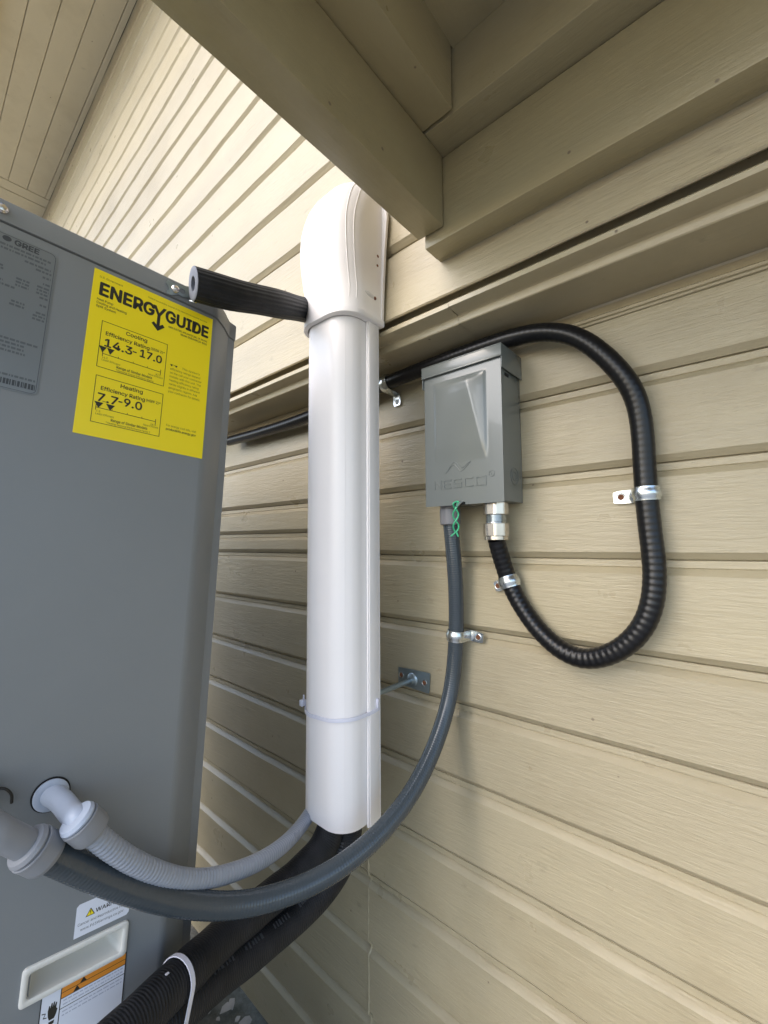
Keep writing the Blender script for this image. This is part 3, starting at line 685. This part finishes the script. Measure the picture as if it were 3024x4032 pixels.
# rain cap
bm = new()
lx0, lx1, ly0, lz = BX0-0.0035, BX1+0.0035, BD-0.0052, 1.4125
box(bm, lx0, lx1, ly0, -0.0005, 1.4110, lz, 0.0006)
box(bm, lx0, lx1, ly0, ly0+0.0013, 1.3945, 1.4108, 0.0004)
box(bm, lx0, lx1, ly0-0.0006, ly0+0.0014, 1.3935, 1.3960, 0.0007)
box(bm, lx1-0.0013, lx1, ly0+0.0015, -0.0005, 1.3775, 1.4108, 0.0004)
box(bm, lx0, lx0+0.0013, ly0+0.0015, -0.0005, 1.3775, 1.4108, 0.0004)
link('rain_cap', bm, M['box'], bx)
bm = new()
for k in (0.0125, 0.0065):
    pts = [(BX1+0.0006, -0.030+k*math.cos(R(a)), 1.2260+k*math.sin(R(a))) for a in range(0, 361, 15)]
    tube(bm, pts, 0.0004, 0.002, 6)
link('knockout', bm, M['box'], bx)
bm = new(); box(bm, BX1-0.0002, BX1+0.0009, -0.054, -0.042, 1.3705, 1.3745); link('side_slot', bm, M['dark_gap'], bx); bm = new(); box(bm, -0.3388, -0.3200, BD-0.0035, BD+0.001, BZ0-0.0022, BZ0+0.0018); link('slot', bm, M['dark_gap'], bx)
bm = new(); prism(bm, [(-0.3330, BD-0.004, 1.1890), (-0.3195, BD-0.007, 1.1905), (-0.3235, BD-0.0125, 1.1845), (-0.3310, BD-0.011, 1.1815)], (0.0004, 0.0003, 0.0011)); link('hasp', bm, M['zinc'], bx)
# twisted green wire seal
bm = new()
def helix(ph, z0, z1, x, y, n=30, amp=0.0042, turns=1.1):
    return [(x+amp*math.sin(ph+turns*2*math.pi*k/n), y+amp*0.8*math.cos(ph+turns*2*math.pi*k/n), z0+(z1-z0)*k/n) for k in range(n+1)]
wx, wy = -0.3315, BD-0.008
h1 = helix(-1.2, 1.1845, 1.1460, wx, wy); h2 = helix(-1.2+math.pi, 1.1845, 1.1460, wx, wy)
tube(bm, h1+[(wx-0.009, wy, 1.1400)], 0.00125, 0.0012, 10); tube(bm, h2+[(wx+0.0045, wy-0.001, 1.1390)], 0.00125, 0.0012, 10)
tube(bm, [h1[0], (wx-0.003, wy-0.001, 1.1890), (wx+0.002, wy+0.004, 1.1915), h2[0]], 0.00125, 0.0012, 10)
tag(link('wire_seal', bm, M['green'], None), 'twisted green wire seal hanging from the hasp under the grey box', 'wire')

# ------------------------------------------------------------------ black conduit with its nickel connector
BLACK = [(-1.0782, -0.03, 1.4135), (-0.92, -0.03, 1.409), (-0.748, -0.03, 1.4070), (-0.62, -0.031, 1.4190), (-0.5036, -0.032, 1.4287), (-0.3977, -0.034, 1.4318), (-0.3013, -0.036, 1.4325), (-0.2501, -0.036, 1.4325), (-0.2057, -0.035, 1.4265), (-0.1727, -0.034, 1.4112), (-0.1525, -0.033, 1.393), (-0.1343, -0.031, 1.3718), (-0.1198, -0.029, 1.3502), (-0.1077, -0.026, 1.3285), (-0.1007, -0.022, 1.3071), (-0.0975, -0.02, 1.2831), (-0.0966, -0.018, 1.2547), (-0.097, -0.017, 1.2245), (-0.097, -0.017, 1.1884), (-0.0945, -0.018, 1.14), (-0.0915, -0.02, 1.1123), (-0.0911, -0.022, 1.0854), (-0.0939, -0.025, 1.0584), (-0.1007, -0.027, 1.0366), (-0.1125, -0.028, 1.0163), (-0.1294, -0.028, 0.9993), (-0.1471, -0.027, 0.9876), (-0.1696, -0.025, 0.979), (-0.1849, -0.024, 0.9791), (-0.2097, -0.022, 0.9872), (-0.2348, -0.02, 1.0066), (-0.2568, -0.018, 1.0351), (-0.2675, -0.017, 1.0527), (-0.2778, -0.018, 1.0732), (-0.2799, -0.022, 1.0901), (-0.283, -0.028, 1.1063), (-0.2848, -0.034, 1.124), (-0.285, -0.038, 1.1345)]
bc = empty('black_conduit', (-0.285, -0.038, 0.979), 'glossy black ribbed conduit looping from under the ledge round to the grey box', 'conduit')
def ribs(r, amp, pitch, lo=0, hi=99, base=0.25):
    def f(s, L):
        k = 1 if lo <= s <= hi else base
        return r+amp*k*(math.cos(2*math.pi*s/pitch))
    return f
bm = new(); bpts = tube(bm, BLACK, lambda s, L: 0.0126+0.00025*(0.35+0.65*max(0, min(1, (s-1.15)/0.15)))*0.8*math.cos(2*math.pi*s/0.0080), 0.0010, 32, smooth=1); link('hose', bm, M['black'], bc, angle=80)
bm = new(); fx, fy = -0.2850, -0.038
lathe(bm, (fx, fy, 1.1885), (0, 0, -1), [(0, .0176), (.0005, .0184), (.0170, .0184), (.0176, .0176)], 48, 8); link('upper_nut', bm, M['nickel'], bc, angle=12)
bm = new(); pr_ = [(.0174, .0142)]
for k in range(9): pr_ += [(.0180+k*.0013, .0144), (.0186+k*.0013, .0151)]
pr_ += [(.0308, .0142)]; lathe(bm, (fx, fy, 1.1885), (0, 0, -1), pr_, 40); link('thread', bm, M['zinc'], bc, angle=80)
bm = new(); lathe(bm, (fx, fy, 1.1885), (0, 0, -1), [(.0304, .0176), (.0309, .0185), (.0484, .0185), (.0490, .0177)], 48, 8); link('lower_nut', bm, M['nickel'], bc, angle=12)
bm = new(); lathe(bm, (fx, fy, 1.1885), (0, 0, -1), [(.0491, .0168), (.0495, .0171), (.0542, .0171), (.0548, .0163), (.0548, .0138)], 48, 16); link('ferrule', bm, M['nickel'], bc, angle=12)

# ------------------------------------------------------------------ dark grey conduit, box to unit
DARK = [(-0.3626, -0.0395, 1.1650), (-0.361, -0.0378, 1.1383), (-0.3600, -0.0345, 1.10), (-0.3593, -0.0302, 1.0659), (-0.3621, -0.0246, 1.0083), (-0.3685, -0.0200, 0.9481), (-0.3735, -0.0240, 0.9027), (-0.3743, -0.0336, 0.8790), (-0.3756, -0.0554, 0.8412), (-0.3744, -0.09, 0.8093), (-0.3750, -0.125, 0.7828), (-0.3778, -0.1682, 0.7636), (-0.3844, -0.2105, 0.7504), (-0.3961, -0.2461, 0.7376), (-0.4131, -0.2897, 0.7322), (-0.4301, -0.3259, 0.7328), (-0.4420, -0.3622, 0.742), (-0.4475, -0.3929, 0.7592), (-0.4494, -0.4297, 0.7872), (-0.4528, -0.4615, 0.8143), (-0.4548, -0.4874, 0.8397), (-0.4556, -0.5116, 0.8654), (-0.4541, -0.5236, 0.8788)]
dc = empty('dark_grey_conduit', (-0.36, -0.2, 0.774), 'dark grey glossy conduit sweeping from the grey box down across to the cabinet', 'conduit')
bm = new(); dpts = tube(bm, DARK, ribs(0.0121, 0.00014, 0.0036), 0.0008, 32, smooth=2); link('hose', bm, M['darkgrey'], dc, angle=80)
bm = new(); lathe(bm, (-0.3626, -0.0399, 1.1885), (0, 0, -1), [(0, .0150), (.0005, .0155), (.0040, .0155), (.0046, .0150), (.0052, .0165), (.024, .0163), (.0290, .0158), (.0305, .0132), (.0305, .011)], 36, 10)
link('box_fitting', bm, M['pvcgrey'], dc, angle=30)
def nutfit(par, c, ax_, s, m1, m2, k=0.75):
    """cap nut with collar: axis points towards the hose"""
    bm = new(); lathe(bm, c, ax_, [(a*s*k, b_*s) for a, b_ in ((-.020, .0118), (-.0185, .0165), (-.0145, .0182), (-.0136, .0172), (-.0120, .0172), (-.0115, .0150))], 40); link('collar', bm, m1, par, angle=30)
    bm = new(); lathe(bm, c, ax_, [(a*s*k, b_*s) for a, b_ in ((-.0112, .0168), (-.0105, .0188), (-.009, .0190), (-.0080, .0186), (.0080, .0186), (.0125, .0172), (.0150, .0142), (.0150, .010))], 48, 16); link('cap_nut', bm, m2, par, angle=20)
N2 = V((-0.4542, -0.5262, 0.8800)); A2 = V((-.08, .665, -.74)).normalized()
nutfit(dc, N2, A2, 0.87, M['midfit'], M['midfit'], 0.85)
bm = new(); p0 = N2-A2*0.066-cn*0.046; p0 = p0-cn*((p0-CT).dot(cn))
tube(bm, [p0, p0+cn*0.018, N2-A2*0.058-cn*0.010, N2-A2*0.042-cn*0.001, N2-A2*0.028, N2-A2*0.008], 0.0108, 0.003, 28); link('elbow', bm, M['midfit'], dc, angle=60)
bm = new(); lathe(bm, p0, cn, [(0.0002, .0165), (.0035, .0165), (.0045, .0150), (.0048, .010)], 36); link('flange', bm, M['midfit'], dc)

# ------------------------------------------------------------------ light grey conduit
lc = empty('light_grey_conduit', (-0.43, -0.35, 0.77), 'pale grey ribbed conduit dipping from the cabinet up behind the white pipe cover', 'conduit')
LIGHT = [(-0.4437, -0.4955, 0.8880), (-0.4442, -0.4883, 0.876), (-0.4444, -0.4761, 0.8607), (-0.4455, -0.4604, 0.8409), (-0.4473, -0.44, 0.82), (-0.4508, -0.4142, 0.7968), (-0.4533, -0.3907, 0.7801), (-0.4576, -0.3558, 0.7655), (-0.4659, -0.3094, 0.7489), (-0.4783, -0.2689, 0.7404), (-0.508, -0.2198, 0.7255), (-0.5280, -0.1820, 0.7230), (-0.5340, -0.1560, 0.7400)]
bm = new(); tube(bm, LIGHT, ribs(0.0092, 0.00036, 0.0042), 0.0008, 28, smooth=1); link('hose', bm, M['lightgrey'], lc, angle=80)
N1 = V((-0.4440, -0.4968, 0.8900)); A1 = V((.06, .6, -.8)).normalized()
nutfit(lc, N1, A1, 0.79, M['lightfit'], M['midfit'], 0.9)
p0 = cab(0.0203, -0.5325, 0.0)
bm = new(); tube(bm, [p0, V((-0.4925, -0.5075, 0.8995)), V((-0.4823, -0.5052, 0.8980)), V((-0.4660, -0.5030, 0.8955)), N1-A1*0.010-cn*0.003, N1-A1*0.004], 0.0090, 0.003, 28); link('elbow', bm, M['lightfit'], lc, angle=60)
bm = new(); lathe(bm, p0, cn, [(0.0010, .0134), (.0028, .0136), (.0036, .0126), (.0040, .0085)], 36); link('flange', bm, M['lightfit'], lc)
bm = new(); lathe(bm, p0, cn, [(0.0001, .0148), (.0009, .0148)], 36); link('gasket', bm, M['dark_gap'], lc)
bm = new(); q0 = cab(-0.020, -0.512, 0.001)
tube(bm, [cab(-0.030, -0.509, .001), cab(-0.020, -0.5135, .004), cab(-0.0135, -0.5155, .007), cab(-0.0090, -0.5215, .006), cab(-0.0075, -0.5300, .002)], 0.0011, 0.001, 8)
tag(link('thin_wire', bm, M['ink'], None), 'short thin dark wire curling out above the mid grey cabinet fitting', 'wire')

# ------------------------------------------------------------------ black insulated pipes
PIPE1 = [(-0.4908, -0.1600, 0.80), (-0.4908, -0.1653, 0.7264), (-0.4828, -0.1887, 0.6972), (-0.4846, -0.2277, 0.6864), (-0.4881, -0.2869, 0.6799), (-0.4845, -0.3426, 0.682), (-0.4562, -0.3893, 0.6994), (-0.4349, -0.4503, 0.7109), (-0.423, -0.4844, 0.7158)]
PIPE2 = [(-0.479, -0.1440, 0.80), (-0.479, -0.1479, 0.7231), (-0.4734, -0.1585, 0.677), (-0.4764, -0.1854, 0.6523), (-0.4838, -0.237, 0.6363), (-0.4812, -0.3164, 0.6397), (-0.4655, -0.3698, 0.6630), (-0.4461, -0.4315, 0.6768), (-0.440, -0.4687, 0.6742)]
bm = new(); tube(bm, PIPE1, lambda s, L: 0.0208-0.0018*s/L+0.0003*math.sin(s*61)+0.0002*math.sin(s*143), 0.004, 40, smooth=1)
tag(link('insulated_pipe', bm, M['rubber'], None), 'upper of two thick black foam covered pipes leaving the white cover', 'insulated pipe', 'black foam covered pipes')
bm = new(); tube(bm, PIPE2, lambda s, L: 0.0208-0.0018*s/L+0.0003*math.sin(s*71), 0.004, 40, smooth=1)
p2 = link('insulated_pipe', bm, M['rubber'], None); tag(p2, 'lower of two thick black foam covered pipes, with faint printed marks', 'insulated pipe', 'black foam covered pipes')
bm = new(); random.seed(9); pth, _ = catmull(smooth_path(PIPE2, 1), 0.0015)
i0, k = 70, 0
while i0 < len(pth)-40:
    p = pth[i0]; t_ = (pth[i0+1]-pth[i0-1]).normalized(); oc = (CAM-p); oc = (oc-t_*oc.dot(t_)).normalized(); sd_ = t_.cross(oc)
    if k % 9 < 6:
        n_ = (oc*0.93+sd_*0.30).normalized(); b_ = t_.cross(n_)
        q = p+n_*(0.02105-0.0018*i0/len(pth)); w_, h_ = random.uniform(.0008, .0018), random.uniform(.0022, .0040)
        prism(bm, [q-t_*w_-b_*h_, q+t_*w_-b_*h_*.9, q+t_*w_*.8+b_*h_, q-t_*w_*.7+b_*h_*.8], n_*0.0003)
    i0 += random.choice((3, 4)); k += 1
link('printed_marks', bm, plain('faded_print', (0.05, 0.053, 0.06), 0.6, n=None), p2, smooth=False)
TUBE = [(-0.4882, -0.3995, 1.4403), (-0.487, -0.3723, 1.4443), (-0.489, -0.3414, 1.4519), (-0.5040, -0.2830, 1.4750), (-0.5430, -0.1957, 1.5163), (-0.5560, -0.1400, 1.5370)]
bm = new(); tb = tube(bm, TUBE, lambda s, L: 0.0194+0.0004*math.sin(s*53), 0.003, 40, caps=False)
d0 = (tb[0]-tb[1]).normalized(); nc = (d0-V(r2)*0.22).normalized()
def cut(p):
    k = (p-tb[0]).dot(nc)
    return p-d0*(k/d0.dot(nc)) if k > 0 else p
u0 = d0.orthogonal().normalized(); v0 = d0.cross(u0)
for v in bm.verts: v.co = cut(v.co)
bm.verts.ensure_lookup_table()
for v in bm.verts[:40]: v.co = v.co-d0*((v.co-tb[0]).dot(nc)/d0.dot(nc))
ut = tag(link('insulation_tube', bm, M['rubber2'], None), 'black foam covered tube from the cabinet top corner to the white cap', 'insulation tube')
bm = new(); ring = []
random.seed(2)
for r_, dd in ((0.0193, 0.0), (0.0188, 0.0006), (0.0140, 0.0008), (0.0085, 0.0002), (0.0078, -0.004), (0.0070, -0.012), (0.0005, -0.012)):
    ring.append([bm.verts.new(tb[0]+d0*(dd+random.uniform(-.0005, .0005))+(u0*math.cos(2*math.pi*k/32)+v0*math.sin(2*math.pi*k/32))*r_) for k in range(32)])
for q, rg in enumerate(ring):
    for v in rg:
        if q < 4: v.co = v.co-d0*((v.co-tb[0]).dot(nc)/d0.dot(nc))+d0*0.0006*(q > 0)
        else: v.co = v.co-d0*(0.006*(q-3))
for a, b_ in zip(ring, ring[1:]):
    for k in range(32): bm.faces.new((a[k], a[(k+1) % 32], b_[(k+1) % 32], b_[k]))
bmesh.ops.recalc_face_normals(bm, faces=bm.faces[:])
link('foam_end', bm, M['foamend'], ut, angle=60)
# perforated strap screwed to the lid
bm = new()
out = [(0.0700, 0.0190), (0.0735, 0.0150), (0.0745, 0.0115), (0.0715, 0.0095), (0.0725, 0.0050), (0.0780, 0.0060), (0.0850, 0.0110), (0.0900, 0.0098), (0.0980, 0.0125), (0.1020, 0.0190), (0.1010, 0.0270), (0.0960, 0.0275), (0.0890, 0.0240), (0.0840, 0.0230), (0.0775, 0.0225), (0.0720, 0.0235)]
xs0 = 0.0032
outer = [bm.verts.new(cab(a, b_, xs0)) for a, b_ in out]
hc, hr = (0.0893, 0.0172), 0.0036
inner = [bm.verts.new(cab(hc[0]+hr*math.cos(R(a)), hc[1]+hr*math.sin(R(a)), xs0)) for a in range(0, 360, 20)]
es = [bm.edges.new((outer[i], outer[(i+1) % len(outer)])) for i in range(len(outer))]+[bm.edges.new((inner[i], inner[(i+1) % len(inner)])) for i in range(len(inner))]
bmesh.ops.triangle_fill(bm, edges=es, use_beauty=True)
ex = bmesh.ops.extrude_face_region(bm, geom=bm.faces[:])
for v in ex['geom']:
    if isinstance(v, bmesh.types.BMVert): v.co += cn*0.0009
bmesh.ops.recalc_face_normals(bm, faces=bm.faces[:])
sp_ = empty('perforated_strap', cab(0.08, 0.005, 0.003), 'short perforated zinc strap screwed to the cabinet lid beside the black tube', 'strap')
link('plate', bm, M['platezinc'], sp_, angle=20)
bm = new(); c0 = cab(0.0808, 0.0150, 0.004); lathe(bm, c0, cn, [(0, .0050), (.0012, .0049), (.0030, .0040), (.0042, .0022), (.0045, .0004)], 24); link('screw', bm, M['nickel'], sp_, angle=60)
bm = new(); tube(bm, [cab(0.099, 0.009, 0.0035), cab(0.104, 0.0065, 0.010), cab(0.1045, 0.0060, 0.018)], 0.0012, 0.002, 8); link('tail', bm, M['zinc'], sp_)

# ------------------------------------------------------------------ cable ties
def stadium(c1, c2, r, axis, n=14):
    a = V(axis).normalized(); d = (V(c2)-V(c1)); d = d-a*d.dot(a); c2 = V(c1)+d; d = d.normalized(); e = a.cross(d); P = []
    for k in range(n+1): t = R(90+180*k/n); P.append(V(c1)+d*r*math.cos(t)+e*r*math.sin(t))
    for k in range(n+1): t = R(270+180*k/n); P.append(V(c2)+d*r*math.cos(t)+e*r*math.sin(t))
    return P
def band(bm, P, axis, wd, th, closed=True):
    a = V(axis).normalized()*wd/2; n = len(P); C0 = sum(P, V((0, 0, 0)))/n; rows = []
    for i, p in enumerate(P):
        if closed: t = (P[(i+1) % n]-P[i-1]).normalized()
        else: t = (P[min(i+1, n-1)]-P[max(i-1, 0)]).normalized()
        o = t.cross(V(axis).normalized()).normalized()
        if closed and o.dot(p-C0) < 0: o = -o
        rows.append([bm.verts.new(q) for q in (p-a, p-a+o*th, p+a+o*th, p+a)])
    for i in range(n if closed else n-1):
        j = (i+1) % n
        for k in range(4): bm.faces.new((rows[i][k], rows[j][k], rows[j][(k+1) % 4], rows[i][(k+1) % 4]))
    if not closed: bm.faces.new(rows[0]); bm.faces.new(rows[-1][::-1])
    bmesh.ops.recalc_face_normals(bm, faces=bm.faces[:])
ax_t = (V(PIPE1[6])-V(PIPE1[7])).normalized()
c1 = V(PIPE1[6]).lerp(V(PIPE1[7]), 0.40); c2 = V(PIPE2[6]).lerp(V(PIPE2[7]), 0.34)
zt = empty('cable_tie', c2-V((0, 0, 0.03)), 'pale nylon cable tie round the two thick black pipes', 'cable tie')
bm = new(); band(bm, stadium(c1, c2, 0.0199, ax_t), ax_t, 0.0048, 0.0010); link('strap', bm, M['nylon'], zt, angle=50)
topd = (c1-c2).normalized(); hp = c1+topd*0.0203
bm = new(); sdir = ax_t.cross(topd).normalized()
def FT(v): return hp+ax_t*v.x+sdir*v.y+topd*v.z
box(bm, -0.0036, 0.0036, -0.0045, 0.0040, -0.0012, 0.0045, 0.0010, FT); box(bm, -0.002, 0.002, 0.0012, 0.0028, 0.003, 0.008, 0.0005, FT); link('head', bm, M['nylon'], zt)
# tie round the white cover
zt = empty('cable_tie', (-0.4843, -0.165, 0.875), 'thin white cable tie round the lower part of the white pipe cover', 'cable tie')
def tz(x, y): return 0.8795+0.0035*math.cos((x+0.535)/0.10*math.pi*2*0.5)*0+ (0.004 if y > -0.155 else 0.0) - 0.0035*max(0, 1-abs(x+0.50)/0.05)+0.002*(x+0.5)/0.05
P = [V((x, y, tz(x, y))) for x, y in dsec(-0.5450, -0.4380, -0.1500, -0.2000, 0.037, 14)][1:-1]
P = [V((-0.4322, -0.1340, 0.8860)), V((-0.4322, -0.1475, 0.8850))]+P+[V((-0.5508, -0.1475, 0.8805)), V((-0.5508, -0.1340, 0.8815))]+[V((-0.487, -0.1290, 0.884))]
bm = new(); band(bm, P, (0, 0, 1), 0.0050, 0.0016); link('strap', bm, M['nylon'], zt, angle=50)
bm = new(); box(bm, -0.5510, -0.5435, -0.1890, -0.1800, 0.8765, 0.8860, 0.0012); box(bm, -0.5470, -0.5445, -0.1850, -0.1830, 0.886, 0.8935, 0.0005); link('head', bm, M['nylon'], zt)
bm = new(); box(bm, -0.4325, -0.4292, -0.1400, -0.1355, 0.8885, 0.9015, 0.0008); link('tail', bm, M['nylon'], zt)

# ------------------------------------------------------------------ one-hole pipe clamps
def nearest(pts, p):
    p = V(p); i = min(range(1, len(pts)-1), key=lambda k: (pts[k]-p).length); return pts[i], (pts[i+1]-pts[i-1]).normalized()
def clamp(c, axis, side, r, label, tab=0.020, base=-0.003, wd=0.0168, screw='rust'):
    """band over the hose along axis, tab lying on the boards in direction side"""
    a = V(axis).normalized(); o = V((0, -1, 0)); a = (a-o*a.dot(o)).normalized(); s = V(side); s = (s-o*s.dot(o)); s = (s-a*s.dot(a)).normalized(); c = V(c)
    t = empty('pipe_clamp', c-V((0, 0, wd/2)), label, 'pipe clamp', 'zinc one hole pipe clamps')
    depth = (V((0, base, 0))-c).dot(o)      # signed distance of the boards below the hose centre (negative)
    P = []
    for k in range(17):
        an = R(205-205*k/16-0)
        P.append(c-s*math.cos(math.pi-an)*(-1)*-(r) *1.0 + o*math.sin(an)*r) if False else P.append(c+s*(math.cos(an)*r)+o*(math.sin(an)*r))
    # from the free lip (an=205, far side) over the top to the tab side (an=0), then down to the boards and out
    lastp = P[-1]
    P += [c+s*(r*1.02)+o*(depth*0.45), c+s*(r*1.10)+o*(depth*0.85), c+s*(r*1.22)+o*(depth+0.0010), c+s*(r*1.45)+o*(depth+0.0004)]
    P += [c+s*(r*1.5+tab*k/4)+o*(depth+0.0004) for k in range(5)]
    bm = new(); rows = []; n = len(P)
    prof = [(-0.5, 0.0), (-0.5, 0.0012), (-0.30, 0.0014), (-0.16, 0.0026), (0.16, 0.0026), (0.30, 0.0014), (0.5, 0.0012), (0.5, 0.0)]
    for i, p in enumerate(P):
        tt_ = (P[min(i+1, n-1)]-P[max(i-1, 0)]).normalized(); nn = tt_.cross(a).normalized()
        ref = (p-c) if i < 17 else (o+s*0.6)
        if nn.dot(ref) < 0: nn = -nn
        k = 1.0 if i < 19 else max(0.12, 1-(i-18)/3)
        wf = 1.0 if i < n-2 else (0.94 if i == n-2 else 0.78)
        rows.append([bm.verts.new(p+a*(u*wd*wf)+nn*(0.0012+(h-0.0012)*k if h > 0.0012 else h)) for u, h in prof])
    for i in range(n-1):
        for k in range(8): bm.faces.new((rows[i][k], rows[i][(k+1) % 8], rows[i+1][(k+1) % 8], rows[i+1][k]))
    bm.faces.new(rows[0]); bm.faces.new(rows[-1][::-1]); bmesh.ops.recalc_face_normals(bm, faces=bm.faces[:])
    link('band', bm, M['zinc'], t, angle=40)
    sc = c+s*(r*1.5+tab*0.52)+o*(depth+0.0014)
    bm = new(); lathe(bm, sc, o, [(0, .0056), (.0008, .0056), (.0012, .0048), (.0010, .0040)], 20); link('screw_rim', bm, M['zinc'], t)
    bm = new(); lathe(bm, sc, o, [(0, .0040), (.0012, .0038), (.0018, .0020), (.0012, .0010)], 10); link('screw', bm, M['rust'] if screw == 'rust' else M['zinc'], t)
    return t
clamp(*nearest(bpts, (-0.0968, -0.0173, 1.1885)), (-1, 0, -0.03), 0.0136, 'zinc clamp on the long right hand run of the black conduit', 0.019)
clamp(*nearest(bpts, (-0.2770, -0.0178, 1.0722)), (-0.95, 0, -0.28), 0.0136, 'zinc clamp on the black conduit just below its nickel connector', 0.012)
clamp(*nearest(dpts, (-0.3668, -0.0222, 0.9840)), (1, 0, -0.04), 0.0130, 'zinc clamp with a bent tab on the dark grey conduit', 0.018)
clamp(*nearest(bpts, (-0.5010, -0.0322, 1.4288)), (0, 0, -1), 0.0136, 'zinc clamp holding the black conduit just right of the white pipe cover', 0.016, screw='z')

# ------------------------------------------------------------------ on the ground
bm = new(); lathe(bm, (-1.115, -0.11, 0.020), (0.92, -0.15, 0.02), [(0, .019), (.055, .019), (.056, .0185), (.056, .0155), (.01, .0150)], 28)
tag(link('pipe_stub', bm, M['pale_pipe'], None), 'short cream pipe end lying on the ground by the wall', 'pipe')
bm = new(); random.seed(21)
for k in range(900):
    x = random.uniform(-2.2, -0.35); y = random.uniform(-0.9, -0.012); s = random.uniform(0.004, 0.016); an = random.uniform(0, 6.28); tl = random.uniform(-.5, .5)
    pts = []
    for q in range(6):
        b_ = an+q*math.pi/3; rr = s*random.uniform(.55, 1)*(1 if q % 3 else 1.5)
        pts.append(V((x+rr*math.cos(b_), y+rr*math.sin(b_), 0.006+s*0.3+rr*math.sin(b_)*tl*0.5)))
    prism(bm, pts, (0, 0, 0.0012))
tag(link('leaf_litter', bm, M['litter'], None, smooth=False), kind='stuff')
